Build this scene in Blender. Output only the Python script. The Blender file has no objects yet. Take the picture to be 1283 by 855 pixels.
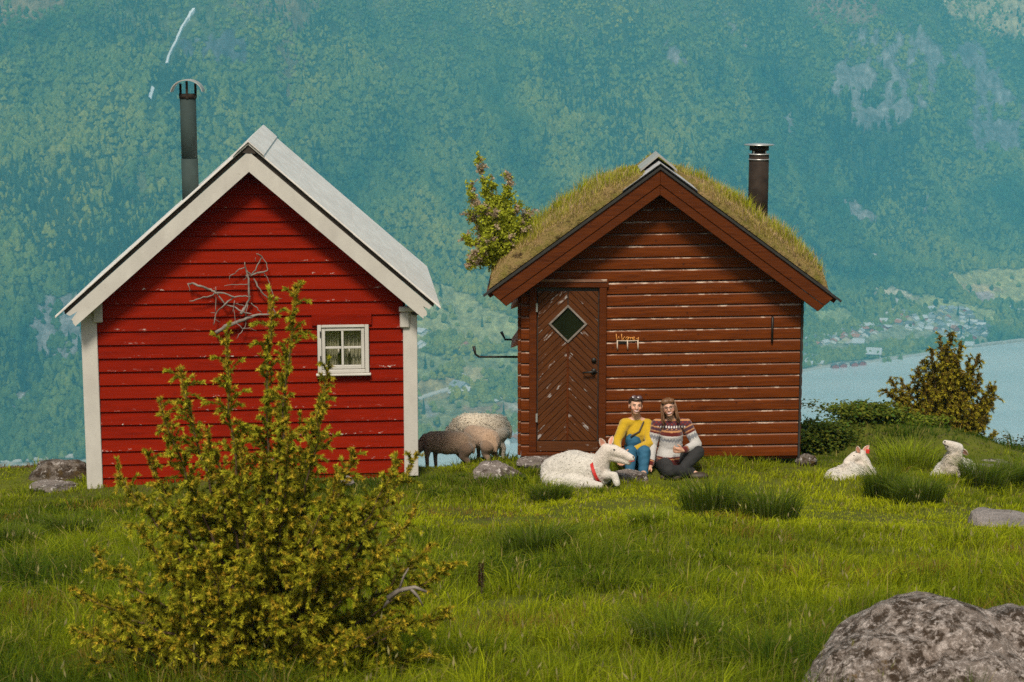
import bpy, bmesh, math, random
import numpy as np
from mathutils import Vector, Matrix, noise as mnoise
R = math.radians
scene = bpy.context.scene
C = scene.collection
rng = np.random.default_rng(7)
random.seed(7)

# ------------------------------------------------------------------ camera
FPX, PITCH, CAMZ = 2300.0, R(9.44), 4.86
cam_d = bpy.data.cameras.new('camera')
cam = bpy.data.objects.new('camera', cam_d); C.objects.link(cam)
cam.location = (0, 0, CAMZ)
cam.rotation_euler = (R(90) - PITCH, 0, 0)
cam_d.sensor_width = 36.0
cam_d.lens = FPX / 1283.0 * 36.0
cam_d.clip_start = 0.1
cam_d.clip_end = 20000
cam_d.dof.use_dof = True
cam_d.dof.focus_distance = 21.2
cam_d.dof.aperture_fstop = 6.3
scene.camera = cam

# ------------------------------------------------------------------ sky, sun, exposure
SUN_DIR = Vector((-0.09, -0.62, 0.80)).normalized()      # towards the sun
w = bpy.data.worlds.new('World'); scene.world = w; w.use_nodes = True
nt = w.node_tree; nt.nodes.clear()
o_ = nt.nodes.new('ShaderNodeOutputWorld'); bg = nt.nodes.new('ShaderNodeBackground')
sky = nt.nodes.new('ShaderNodeTexSky'); sky.sky_type = 'NISHITA'; sky.sun_disc = False
sky.sun_elevation = math.asin(SUN_DIR.z); sky.sun_rotation = math.atan2(SUN_DIR.x, SUN_DIR.y)
sky.air_density = 1.0; sky.dust_density = 4.0; sky.ozone_density = 0.6; sky.altitude = 400
hs = nt.nodes.new('ShaderNodeHueSaturation'); hs.inputs['Saturation'].default_value = 0.28
bg.inputs['Strength'].default_value = 0.066
nt.links.new(sky.outputs[0], hs.inputs['Color']); nt.links.new(hs.outputs[0], bg.inputs[0]); nt.links.new(bg.outputs[0], o_.inputs[0])
sun_d = bpy.data.lights.new('sun', 'SUN'); sun_d.energy = 2.7; sun_d.angle = R(12); sun_d.color = (1.0, 0.90, 0.74)
sun = bpy.data.objects.new('sun', sun_d); C.objects.link(sun)
sun.rotation_euler = (-SUN_DIR).to_track_quat('-Z', 'Y').to_euler()
sun.location = (10, -10, 30)
scene.view_settings.view_transform = 'Standard'; scene.view_settings.look = 'None'
scene.view_settings.gamma = 1.0; scene.view_settings.exposure = 0.45
scene.view_settings.use_curve_mapping = False
scene.render.engine = 'CYCLES'
cy = scene.cycles
cy.use_denoising = False; cy.sample_clamp_indirect = 3.0; cy.use_adaptive_sampling = False
cy.max_bounces = 6; cy.diffuse_bounces = 3; cy.glossy_bounces = 3; cy.transmission_bounces = 4
cy.transparent_max_bounces = 8; cy.volume_bounces = 1
cy.caustics_reflective = False; cy.caustics_refractive = False

# ------------------------------------------------------------------ helpers
def ray(u, v):
    dx = (u - 641.5) / FPX; dy = -(v - 427.5) / FPX
    return Vector((dx, math.cos(PITCH) + dy * math.sin(PITCH), -math.sin(PITCH) + dy * math.cos(PITCH)))
def at(u, v, Y):
    """a point of the place seen at photo pixel (u, v), Y metres in front of the camera"""
    d = ray(u, v)
    return Vector((0, 0, CAMZ)) + d * (Y / d.y)
def project(x, y, z):
    zc = z - CAMZ
    f = y * math.cos(PITCH) - zc * math.sin(PITCH)
    up = y * math.sin(PITCH) + zc * math.cos(PITCH)
    return 641.5 + FPX * x / f, 427.5 - FPX * up / f

def tag(o, label=None, cat=None, group=None, kind=None):
    if label: o['label'] = label
    if cat: o['category'] = cat
    if group: o['group'] = group
    if kind: o['kind'] = kind
    return o
def empty(name, loc=(0, 0, 0), rz=0.0, label=None, cat=None, group=None):
    o = bpy.data.objects.new(name, None); C.objects.link(o)
    o.location = loc; o.rotation_euler = (0, 0, rz); o.empty_display_size = 0.2
    return tag(o, label, cat, group)
def link_mesh(name, me, mat=None, parent=None, loc=None, rot=None):
    o = bpy.data.objects.new(name, me); C.objects.link(o)
    if mat is not None and not me.materials: me.materials.append(mat)
    if parent is not None: o.parent = parent
    if loc is not None: o.location = loc
    if rot is not None: o.rotation_euler = rot
    return o
def np_mesh(name, V, Fc, smooth=False, cols=None):
    """fast mesh from numpy verts and equal-sized faces, with optional point colours"""
    V = np.asarray(V, dtype=np.float32); Fc = np.asarray(Fc, dtype=np.int32)
    n = Fc.shape[1]
    me = bpy.data.meshes.new(name)
    me.vertices.add(len(V)); me.vertices.foreach_set('co', V.ravel())
    me.loops.add(Fc.size); me.loops.foreach_set('vertex_index', Fc.ravel())
    me.polygons.add(len(Fc)); me.polygons.foreach_set('loop_start', np.arange(0, Fc.size, n, dtype=np.int32))
    if smooth: me.polygons.foreach_set('use_smooth', np.ones(len(Fc), dtype=bool))
    me.update(calc_edges=True)
    if cols is not None: set_cols(me, cols)
    return me
def set_cols(me, cols):
    cols = np.asarray(cols, dtype=np.float32)
    if cols.shape[1] == 3: cols = np.concatenate([cols, np.ones((len(cols), 1), np.float32)], 1)
    ca = me.color_attributes.new('Col', 'FLOAT_COLOR', 'POINT')
    ca.data.foreach_set('color', cols.ravel())

class MB:
    """collects shapes into one mesh"""
    def __init__(s): s.v = []; s.f = []
    def add(s, vs, fs):
        b = len(s.v); s.v += [tuple(p) for p in vs]; s.f += [tuple(b + i for i in f) for f in fs]; return s
    def box(s, x0, x1, y0, y1, z0, z1):
        vs = [(x0, y0, z0), (x1, y0, z0), (x1, y1, z0), (x0, y1, z0), (x0, y0, z1), (x1, y0, z1), (x1, y1, z1), (x0, y1, z1)]
        return s.add(vs, [(3, 2, 1, 0), (4, 5, 6, 7), (0, 1, 5, 4), (1, 2, 6, 5), (2, 3, 7, 6), (3, 0, 4, 7)])
    def prism(s, poly, y0, y1):
        """polygon [(x,z)...] extruded from y0 (front) to y1"""
        n = len(poly)
        vs = [(x, y0, z) for x, z in poly] + [(x, y1, z) for x, z in poly]
        fs = [tuple(range(n)), tuple(range(2 * n - 1, n - 1, -1))]
        fs += [(i, i + n, (i + 1) % n + n, (i + 1) % n) for i in range(n)]
        return s.add(vs, fs)
    def tube(s, pts, rad, n=8, cap=True):
        pts = [Vector(p) for p in pts]; m = len(pts)
        rad = [rad] * m if not hasattr(rad, '__len__') else rad
        rings = []; prev = None
        for i, p in enumerate(pts):
            t = (pts[min(i + 1, m - 1)] - pts[max(i - 1, 0)])
            t = t.normalized() if t.length > 1e-9 else Vector((0, 0, 1))
            a = prev if prev is not None else (Vector((0, 1, 0)) if abs(t.y) < 0.9 else Vector((1, 0, 0)))
            a = (a - t * a.dot(t)); a = a.normalized() if a.length > 1e-6 else t.orthogonal().normalized()
            b = t.cross(a); prev = a
            rings.append([p + (a * math.cos(2 * math.pi * k / n) + b * math.sin(2 * math.pi * k / n)) * rad[i] for k in range(n)])
        vs = [q for r_ in rings for q in r_]
        fs = [(i * n + k, i * n + (k + 1) % n, (i + 1) * n + (k + 1) % n, (i + 1) * n + k) for i in range(m - 1) for k in range(n)]
        if cap: fs += [tuple(range(n - 1, -1, -1)), tuple((m - 1) * n + k for k in range(n))]
        return s.add(vs, fs)
    def mesh(s, name, smooth=False, bevel=0.0, recalc=True):
        me = bpy.data.meshes.new(name); me.from_pydata(s.v, [], s.f)
        bm = bmesh.new(); bm.from_mesh(me)
        if recalc: bmesh.ops.recalc_face_normals(bm, faces=bm.faces)
        if bevel > 0:
            bmesh.ops.bevel(bm, geom=list(bm.edges), offset=bevel, segments=1, affect='EDGES', clamp_overlap=True)
        for f in bm.faces: f.smooth = smooth
        bm.to_mesh(me); bm.free(); me.update()
        return me
    def build(s, name, mat, parent=None, smooth=False, bevel=0.0, loc=None, rot=None):
        return link_mesh(name, s.mesh(name, smooth, bevel), mat, parent, loc, rot)

def clip_poly(poly, a, b, c):
    """keep the side a*x+b*z<=c"""
    out = []
    for i in range(len(poly)):
        p, q = poly[i], poly[(i + 1) % len(poly)]
        dp, dq = a * p[0] + b * p[1] - c, a * q[0] + b * q[1] - c
        if dp <= 0: out.append(p)
        if dp * dq < 0:
            t = dp / (dp - dq); out.append((p[0] + (q[0] - p[0]) * t, p[1] + (q[1] - p[1]) * t))
    return out

# value noise in numpy
_perm = np.random.default_rng(3).integers(0, 2 ** 31, 4096)
def _h(ix, iy):
    return (_perm[(ix * 73 + _perm[iy & 4095]) & 4095] % 10007) / 10007.0
def vnoise(x, y):
    x = np.asarray(x, float); y = np.asarray(y, float)
    ix = np.floor(x).astype(np.int64); iy = np.floor(y).astype(np.int64)
    fx = x - ix; fy = y - iy
    fx = fx * fx * (3 - 2 * fx); fy = fy * fy * (3 - 2 * fy)
    a = _h(ix, iy) * (1 - fx) + _h(ix + 1, iy) * fx
    b = _h(ix, iy + 1) * (1 - fx) + _h(ix + 1, iy + 1) * fx
    return (a * (1 - fy) + b * fy) * 2 - 1
def fbm(x, y, oct=4):
    s = 0.0; a = 1.0; t = 0.0
    for k in range(oct):
        s = s + a * vnoise(np.asarray(x) * 2 ** k + 17.3 * k, np.asarray(y) * 2 ** k - 9.1 * k); t += a; a *= 0.5
    return s / t
def smooth01(x, a, b):
    t = np.clip((np.asarray(x, float) - a) / (b - a), 0, 1); return t * t * (3 - 2 * t)
def in_poly(u, v, poly):
    inside = np.zeros(np.shape(u), bool); n = len(poly)
    for i in range(n):
        x0, y0 = poly[i]; x1, y1 = poly[(i + 1) % n]
        c = ((y0 > v) != (y1 > v)) & (u < (x1 - x0) * (v - y0) / ((y1 - y0) if y1 != y0 else 1e-9) + x0)
        inside ^= c
    return inside

# ------------------------------------------------------------------ materials
class N:
    """small wrapper round a node tree"""
    def __init__(s, name):
        s.m = bpy.data.materials.new(name); s.m.use_nodes = True
        s.t = s.m.node_tree; s.p = s.t.nodes['Principled BSDF']; s.out = s.t.nodes['Material Output']
    def new(s, k): return s.t.nodes.new(k)
    def ln(s, a, b): s.t.links.new(a, b)
    def put(s, sock, val):
        if hasattr(val, 'is_output'): s.ln(val, sock)
        elif isinstance(val, (tuple, list)) and len(val) == 3 and sock.type == 'RGBA': sock.default_value = (*val, 1)
        else: sock.default_value = val
    def coord(s, kind='Object', rnd=True, scale=(1, 1, 1)):
        c = s.new('ShaderNodeTexCoord').outputs[kind]
        mp = s.new('ShaderNodeMapping'); mp.inputs['Scale'].default_value = scale; s.ln(c, mp.inputs[0])
        if rnd:
            oi = s.new('ShaderNodeObjectInfo'); mu = s.new('ShaderNodeMath'); mu.operation = 'MULTIPLY'
            s.ln(oi.outputs['Random'], mu.inputs[0]); mu.inputs[1].default_value = 97.0
            s.ln(mu.outputs[0], mp.inputs['Location'])
        return mp.outputs[0]
    def noise(s, vec, scale=5, detail=4, rough=0.6, dist=0.0, col=False):
        n = s.new('ShaderNodeTexNoise'); s.ln(vec, n.inputs['Vector'])
        n.inputs['Scale'].default_value = scale; n.inputs['Detail'].default_value = detail
        n.inputs['Roughness'].default_value = rough; n.inputs['Distortion'].default_value = dist
        return n.outputs[1 if col else 0]
    def voro(s, vec, scale=5, feature='F1', out='Distance'):
        n = s.new('ShaderNodeTexVoronoi'); n.feature = feature; s.ln(vec, n.inputs['Vector']); n.inputs['Scale'].default_value = scale
        return n.outputs[out]
    def ramp(s, fac, stops, interp='LINEAR'):
        r = s.new('ShaderNodeValToRGB'); r.color_ramp.interpolation = interp; e = r.color_ramp.elements
        while len(e) < len(stops): e.new(0.5)
        for k, (p, c) in enumerate(stops):
            e[k].position = p; e[k].color = (*c, 1) if isinstance(c, (tuple, list)) else (c, c, c, 1)
        s.ln(fac, r.inputs[0]); return r.outputs[0]
    def mix(s, fac, a, b, mode='MIX'):
        m = s.new('ShaderNodeMix'); m.data_type = 'RGBA'; m.blend_type = mode
        s.put(m.inputs[0], fac); s.put(m.inputs[6], a); s.put(m.inputs[7], b); return m.outputs[2]
    def math(s, op, a, b=0.0, clamp=False):
        m = s.new('ShaderNodeMath'); m.operation = op; m.use_clamp = clamp
        s.put(m.inputs[0], a); s.put(m.inputs[1], b); return m.outputs[0]
    def sep(s, vec):
        m = s.new('ShaderNodeSeparateXYZ'); s.ln(vec, m.inputs[0]); return m.outputs
    def attr(s, name='Col'):
        a = s.new('ShaderNodeAttribute'); a.attribute_name = name; return a.outputs['Color']
    def rand(s): return s.new('ShaderNodeObjectInfo').outputs['Random']
    def bump(s, h, strength=0.3, dist=0.01):
        b = s.new('ShaderNodeBump'); b.inputs['Strength'].default_value = strength; b.inputs['Distance'].default_value = dist
        s.ln(h, b.inputs['Height']); s.ln(b.outputs[0], s.p.inputs['Normal']); return s
    def done(s, color=None, rough=0.6, metal=0.0, spec=None):
        if color is not None: s.put(s.p.inputs['Base Color'], color)
        s.put(s.p.inputs['Roughness'], rough); s.p.inputs['Metallic'].default_value = metal
        if spec is not None: s.p.inputs['Specular IOR Level'].default_value = spec
        return s.m
def translucent(n, color, amount=0.4, rough=0.7, spec=0.12):
    """principled surface mixed with light passing through (leaves, grass)"""
    n.put(n.p.inputs['Base Color'], color); n.p.inputs['Roughness'].default_value = rough
    n.p.inputs['Specular IOR Level'].default_value = spec
    tr = n.new('ShaderNodeBsdfTranslucent'); n.put(tr.inputs[0], color)
    mx = n.new('ShaderNodeMixShader'); mx.inputs[0].default_value = amount
    n.ln(n.p.outputs[0], mx.inputs[1]); n.ln(tr.outputs[0], mx.inputs[2]); n.ln(mx.outputs[0], n.out.inputs[0])
    return n.m

MAT = {}
def simple(key, c1, c2=None, scale=8, rough=0.6, metal=0.0, bump=0.0, bscale=40, bdist=0.004, spec=None, stretch=(1, 1, 1)):
    n = N(key); vec = n.coord(scale=stretch)
    col = c1
    if c2 is not None: col = n.mix(n.ramp(n.noise(vec, scale, 5), [(0.32, 0.0), (0.68, 1.0)]), c1, c2)
    if bump: n.bump(n.noise(vec, bscale, 4), bump, bdist)
    MAT[key] = n.done(col, rough, metal, spec); return MAT[key]

def red_paint():
    n = N('red_paint'); v = n.coord(); vs = n.coord(scale=(0.5, 6, 6))
    c = n.mix(n.ramp(n.noise(vs, 6, 5), [(0.3, 0.0), (0.72, 1.0)]), (0.245, 0.0105, 0.0016), (0.150, 0.0065, 0.0014))
    c = n.mix(n.math('MULTIPLY', n.rand(), 0.35), c, (0.30, 0.016, 0.002))
    z = n.sep(n.coord(rnd=False))[2]
    edge = n.ramp(n.math('MULTIPLY', z, 1.0), [(0.004, 1.0), (0.026, 0.0)])
    chips = n.ramp(n.noise(n.coord(scale=(1, 1, 2.5)), 13, 6, 0.7), [(0.60, 0.0), (0.65, 0.9)])
    far = n.ramp(n.noise(n.coord(scale=(0.4, 1, 1)), 2.2, 2), [(0.45, 0.0), (0.62, 1.0)])
    f = n.math('MULTIPLY', n.math('MULTIPLY', edge, chips), far)
    c = n.mix(f, c, (0.62, 0.56, 0.50))
    dirt = n.ramp(n.noise(n.coord(scale=(1, 1, 0.3)), 9, 6, 0.7), [(0.62, 0.0), (0.8, 0.45)])
    c = n.mix(dirt, c, (0.07, 0.006, 0.003))
    n.bump(n.noise(vs, 40, 4), 0.25, 0.003)
    MAT['red_paint'] = n.done(c, 0.75, spec=0.06)
def brown_stain(key='brown_stain', wear=True, a=(0.195, 0.042, 0.0045), b=(0.060, 0.012, 0.0022), gloss=0.65, stretch=(0.35, 5, 5)):
    n = N(key); vs = n.coord(scale=stretch)
    c = n.mix(n.ramp(n.noise(vs, 9, 6, 0.65, 0.4), [(0.28, 0.0), (0.7, 1.0)]), a, b)
    c = n.mix(n.math('MULTIPLY', n.rand(), 0.5), c, tuple(x * 0.62 for x in a))
    knots = n.ramp(n.voro(n.coord(scale=(1, 1, 1)), 6.5), [(0.04, 1.0), (0.13, 0.0)])
    c = n.mix(n.math('MULTIPLY', knots, 0.7), c, (0.03, 0.010, 0.006))
    if wear:
        z = n.sep(n.coord(rnd=False))[2]
        top = n.ramp(z, [(0.113, 0.0), (0.121, 1.0)])
        chips = n.ramp(n.noise(n.coord(scale=(0.55, 1, 1)), 9, 6, 0.72), [(0.52, 0.0), (0.60, 1.0)])
        c = n.mix(n.math('MULTIPLY', top, n.math('MAXIMUM', chips, 0.22)), c, (0.55, 0.42, 0.33))
        spots = n.ramp(n.noise(n.coord(scale=(1, 1, 1.6)), 15, 5, 0.7), [(0.735, 0.0), (0.76, 1.0)])
        c = n.mix(n.math('MULTIPLY', spots, 0.8), c, (0.5, 0.42, 0.36))
    n.bump(n.noise(vs, 45, 4), 0.25, 0.003)
    MAT[key] = n.done(c, gloss, spec=0.10)
def door_mat():
    n = N('door_boards'); ob = n.coord(scale=(0.5, 4, 7))
    c = n.mix(n.ramp(n.noise(ob, 10, 6, 0.65), [(0.3, 0.0), (0.7, 1.0)]), (0.130, 0.040, 0.009), (0.045, 0.014, 0.0045))
    c = n.mix(n.math('MULTIPLY', n.rand(), 0.55), c, (0.09, 0.032, 0.012))
    wear = n.ramp(n.noise(n.coord(scale=(0.55, 1, 2.2)), 7, 6, 0.62), [(0.62, 0.0), (0.66, 1.0)])
    c = n.mix(n.math('MULTIPLY', wear, 0.85), c, (0.40, 0.36, 0.34))
    n.bump(n.noise(ob, 35, 4), 0.3, 0.003)
    MAT['door_boards'] = n.done(c, 0.65, spec=0.12)
def white_paint():
    n = N('white_paint'); v = n.coord(scale=(1, 1, 0.5))
    c = n.mix(n.ramp(n.noise(v, 5, 5), [(0.3, 0.0), (0.75, 1.0)]), (0.58, 0.55, 0.50), (0.47, 0.44, 0.40))
    ch = n.ramp(n.noise(n.coord(), 22, 6, 0.7), [(0.66, 0.0), (0.71, 1.0)])
    c = n.mix(n.math('MULTIPLY', ch, 0.75), c, (0.20, 0.17, 0.14))
    n.bump(n.noise(n.coord(), 30, 5), 0.35, 0.004)
    MAT['white_paint'] = n.done(c, 0.6, spec=0.25)
def rock_mat(key, base, pale, dark, moss, scale=1.0, wsc=(0.55, 0.60), dk=(0.50, 0.60), mossf=(0.62, 0.70)):
    n = N(key); v = n.coord(rnd=False)
    c = n.mix(n.ramp(n.noise(v, 3 * scale, 6), [(0.3, 0.0), (0.7, 1.0)]), base, tuple(x * 0.6 for x in base))
    d = n.ramp(n.noise(v, 5.5 * scale, 7, 0.72), [(dk[0], 0.0), (dk[1], 1.0)])
    c = n.mix(n.math('MULTIPLY', d, 0.9), c, dark)
    wv = n.ramp(n.noise(v, 16 * scale, 6, 0.75, 0.6), [(wsc[0], 0.0), (wsc[1], 1.0)])
    c = n.mix(n.math('MULTIPLY', wv, 0.85), c, pale)
    mo = n.ramp(n.noise(v, 4 * scale, 5, 0.7, 0.5), [(mossf[0], 0.0), (mossf[1], 1.0)])
    c = n.mix(n.math('MULTIPLY', mo, 0.8), c, moss)
    fine = n.ramp(n.noise(v, 60 * scale, 3), [(0.3, 0.62), (0.7, 1.15)])
    c = n.mix(1.0, c, fine, 'MULTIPLY')
    n.bump(n.noise(v, 14 * scale, 8, 0.72), 0.9, 0.05)
    MAT[key] = n.done(c, 0.85, spec=0.2)
def leafy(key, c1, c2, amount=0.4, use_attr=True):
    n = N(key)
    col = n.attr() if use_attr else n.mix(n.rand(), c1, c2)
    MAT[key] = translucent(n, col, amount)
def vcol(key, rough=0.8, bump=0.0, bscale=60, bdist=0.01, spec=0.2, sss=0.0, sheen=0.0):
    n = N(key); v = n.coord(rnd=False)
    c = n.attr()
    f = n.ramp(n.noise(v, bscale * 0.6, 4), [(0.3, 0.82), (0.7, 1.08)])
    c = n.mix(1.0, c, f, 'MULTIPLY')
    if bump: n.bump(n.noise(v, bscale, 4, 0.7), bump, bdist)
    if sss:
        n.p.inputs['Subsurface Weight'].default_value = sss; n.p.inputs['Subsurface Radius'].default_value = (0.02, 0.008, 0.004); n.p.inputs['Subsurface Scale'].default_value = 0.3
    if sheen: n.p.inputs['Sheen Weight'].default_value = sheen
    MAT[key] = n.done(c, rough, spec=spec)

red_paint(); brown_stain(); brown_stain('brown_trim', False, (0.135, 0.031, 0.005), (0.052, 0.012, 0.003)); door_mat(); white_paint()
simple('white_roof', (0.76, 0.71, 0.67), (0.60, 0.555, 0.52), 3, 0.55, bump=0.3, bscale=25, stretch=(1, 1, 3))
simple('tar_edge', (0.018, 0.016, 0.015), (0.03, 0.027, 0.024), 20, 0.55)
simple('dark_gap', (0.03, 0.022, 0.018), (0.055, 0.04, 0.03), 12, 0.8)
simple('stovepipe_green', (0.030, 0.046, 0.044), (0.045, 0.065, 0.06), 4, 0.75, spec=0.2)
simple('stovepipe_black', (0.020, 0.014, 0.011), (0.042, 0.029, 0.021), 9, 0.75, spec=0.15)
simple('steel', (0.55, 0.55, 0.54), (0.42, 0.42, 0.42), 6, 0.35, metal=0.6)
simple('cap_steel', (0.42, 0.41, 0.38), (0.33, 0.32, 0.30), 6, 0.55, metal=0.2)
simple('ridge_steel', (0.50, 0.49, 0.50), (0.36, 0.35, 0.36), 10, 0.45, metal=0.3)
simple('black_iron', (0.012, 0.011, 0.010), (0.03, 0.024, 0.02), 30, 0.5, metal=0.5)
simple('room_dark', (0.05, 0.04, 0.03), (0.07, 0.055, 0.04), 4, 0.9)
simple('curtain', (0.40, 0.38, 0.27), (0.33, 0.31, 0.21), 5, 0.9)
simple('wax', (0.75, 0.7, 0.6), None, rough=0.5)
simple('old_wood', (0.27, 0.23, 0.20), (0.13, 0.105, 0.085), 14, 0.8, bump=0.5, bscale=60)
simple('foundation', (0.20, 0.18, 0.165), (0.10, 0.09, 0.08), 7, 0.9, bump=0.6, bscale=18)
simple('orange_wire', (0.70, 0.30, 0.06), (0.55, 0.22, 0.04), 10, 0.5)
simple('pale_wire', (0.62, 0.50, 0.40), (0.5, 0.38, 0.28), 10, 0.5)
n = N('pane_glass'); tr_ = n.new('ShaderNodeBsdfTransparent'); gl_ = n.new('ShaderNodeBsdfGlossy'); gl_.inputs['Roughness'].default_value = 0.04
mx_ = n.new('ShaderNodeMixShader'); mx_.inputs[0].default_value = 0.12; n.ln(tr_.outputs[0], mx_.inputs[1]); n.ln(gl_.outputs[0], mx_.inputs[2]); n.ln(mx_.outputs[0], n.out.inputs[0])
MAT['pane_glass'] = n.m
simple('dark_pane', (0.008, 0.010, 0.005), (0.014, 0.018, 0.008), 3, 0.15, spec=0.15)
rock_mat('lichen_rock', (0.27, 0.225, 0.20), (0.62, 0.56, 0.53), (0.045, 0.028, 0.016), (0.10, 0.085, 0.02))
rock_mat('boulder_rock', (0.34, 0.27, 0.23), (0.68, 0.58, 0.53), (0.040, 0.021, 0.008), (0.17, 0.09, 0.010), 1.6, (0.50, 0.62), (0.47, 0.55), (0.64, 0.70))
rock_mat('flat_rock', (0.36, 0.31, 0.29), (0.50, 0.45, 0.43), (0.16, 0.12, 0.10), (0.22, 0.16, 0.06), 1.0, (0.6, 0.72), (0.58, 0.72), (0.74, 0.8))
rock_mat('mossy_rock', (0.22, 0.18, 0.15), (0.55, 0.50, 0.47), (0.045, 0.026, 0.014), (0.09, 0.055, 0.015), 1.1, (0.56, 0.62), (0.44, 0.55), (0.52, 0.62))
leafy('grass_blades', 0, 0, 0.5); leafy('juniper_needles', 0, 0, 0.25); leafy('leaves', 0, 0, 0.45)
simple('bark', (0.085, 0.045, 0.026), (0.14, 0.08, 0.05), 20, 0.85, bump=0.6, bscale=50, stretch=(1, 1, 0.3))
simple('twig', (0.13, 0.085, 0.06), (0.07, 0.045, 0.03), 20, 0.8)
vcol('wool', 0.95, 0.7, 55, 0.02, 0.05, sheen=0.3); vcol('skin', 0.5, 0.1, 60, 0.002, 0.3, 0.15); vcol('knit', 0.95, 0.5, 160, 0.006, 0.1, sheen=0.3)
simple('denim', (0.020, 0.115, 0.20), (0.012, 0.08, 0.15), 25, 0.8, bump=0.3, bscale=120)
simple('black_cloth', (0.014, 0.013, 0.013), (0.022, 0.02, 0.02), 20, 0.85, bump=0.3, bscale=80)
simple('boot_leather', (0.035, 0.022, 0.015), (0.06, 0.04, 0.025), 20, 0.6)
simple('hair_dark', (0.030, 0.016, 0.010), (0.055, 0.030, 0.018), 30, 0.5)
simple('hair_brown', (0.20, 0.095, 0.042), (0.11, 0.05, 0.022), 30, 0.5, bump=0.5, bscale=90, stretch=(1, 1, 0.2))
simple('glasses_dark', (0.05, 0.03, 0.035), (0.12, 0.07, 0.08), 30, 0.25)
simple('collar_red', (0.58, 0.022, 0.016), (0.46, 0.016, 0.012), 12, 0.6)
simple('tag_red', (0.6, 0.03, 0.02), None, rough=0.5)
simple('eye_dark', (0.02, 0.014, 0.01), None, rough=0.2)
simple('teeth', (0.75, 0.72, 0.68), None, rough=0.3); simple('eye_white', (0.42, 0.38, 0.35), None, rough=0.3)
# ------------------------------------------------------------------ near ground
def ground_h(x, y):
    """height of the plateau the huts stand on, falling away behind them to the fjord"""
    x = np.asarray(x, float); y = np.asarray(y, float)
    z = np.where(y < 19.5, 0.141 * (19.5 - y), 0.0)
    z = z + 0.10 * smooth01(y, 16, 19.5) * smooth01(-y, -23, -19.5) * 0
    z = z - 0.026 * np.abs(x - 0.8) * smooth01(y, 6, 17)
    gap = np.exp(-((x + 0.6) / 1.3) ** 2)
    z = z - 0.12 * gap * smooth01(y, 19.7, 21.2)
    t = np.maximum(y - 21.2, 0)
    z = z - np.where(t < 4, 0.24 * t + 0.09 * gap * t, 0.96 + 0.36 * gap + 0.66 * (t - 4))
    z = z + 0.30 * np.exp(-(((x + 0.35) / 0.55) ** 2 + ((y - 23.35) / 0.45) ** 2)) + 0.10 * np.exp(-(((x + 0.4) / 0.5) ** 2 + ((y - 22.7) / 0.25) ** 2))
    # mounds to the right of the brown hut
    z = z + 0.55 * np.exp(-(((x - 4.5) / 1.0) ** 2 + ((y - 23.0) / 0.9) ** 2)) + 0.25 * np.exp(-(((x - 5.5) / 0.6) ** 2 + ((y - 22.3) / 0.7) ** 2))
    z = z + 0.20 * np.exp(-(((x - 6.6) / 1.6) ** 2 + ((y - 22.6) / 1.2) ** 2))
    z = z + 0.16 * np.exp(-(((x - 4.5) / 0.7) ** 2 + ((y - 19.9) / 0.4) ** 2)) - 0.03
    near = smooth01(-np.abs(y - 14), -16, -9)
    z = z + near * (0.075 * fbm(x * 0.55, y * 0.55, 3) + 0.03 * fbm(x * 2.1 + 5, y * 2.1, 3))
    far = smooth01(y, 30, 120)
    z = z + far * 12 * fbm(x * 0.012, y * 0.012, 4)
    return np.maximum(z, -460)
gx = np.concatenate([np.linspace(-900, -120, 14), np.linspace(-100, -16, 22), np.linspace(-15, 15, 240), np.linspace(16, 100, 22), np.linspace(120, 900, 14)])
gy = np.concatenate([np.linspace(-60, -2, 12), np.linspace(0, 30, 240), np.linspace(31, 100, 30), np.linspace(110, 760, 40)])
GX, GY = np.meshgrid(gx, gy); GZ = ground_h(GX, GY)
nx, ny = len(gx), len(gy)
idx = np.arange(nx * ny).reshape(ny, nx)
Fg = np.stack([idx[:-1, :-1].ravel(), idx[:-1, 1:].ravel(), idx[1:, 1:].ravel(), idx[1:, :-1].ravel()], 1)
n = N('turf'); v = n.coord('Object', False)
c = n.mix(n.ramp(n.noise(v, 0.9, 5), [(0.35, 0.0), (0.65, 1.0)]), (0.115, 0.125, 0.014), (0.07, 0.08, 0.012))
c = n.mix(n.ramp(n.noise(v, 7, 5, 0.7), [(0.55, 0.0), (0.68, 1.0)]), c, (0.075, 0.06, 0.028))
n.bump(n.noise(v, 9, 6, 0.7), 0.8, 0.04)
MAT['turf'] = n.done(c, 0.95, spec=0.1)
ground = link_mesh('ground', np_mesh('ground', np.stack([GX.ravel(), GY.ravel(), GZ.ravel()], 1), Fg, True), MAT['turf'])
tag(ground, kind='structure')
def gz(x, y): return float(ground_h(x, y))

# ------------------------------------------------------------------ fjord water
WZ = CAMZ - 425.0
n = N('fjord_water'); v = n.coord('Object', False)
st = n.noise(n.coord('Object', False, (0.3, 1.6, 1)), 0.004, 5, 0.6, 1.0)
c = n.mix(n.ramp(st, [(0.35, 0.0), (0.65, 1.0)]), (0.46, 0.50, 0.52), (0.58, 0.60, 0.61))  # silt-pale base, whitened further to stand in for the bright sky's reflection
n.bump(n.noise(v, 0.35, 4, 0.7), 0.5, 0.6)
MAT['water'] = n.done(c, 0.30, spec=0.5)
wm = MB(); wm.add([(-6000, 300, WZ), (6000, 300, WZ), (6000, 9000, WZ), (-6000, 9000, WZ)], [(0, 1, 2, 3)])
tag(wm.build('fjord_water', MAT['water']), kind='structure')

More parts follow.
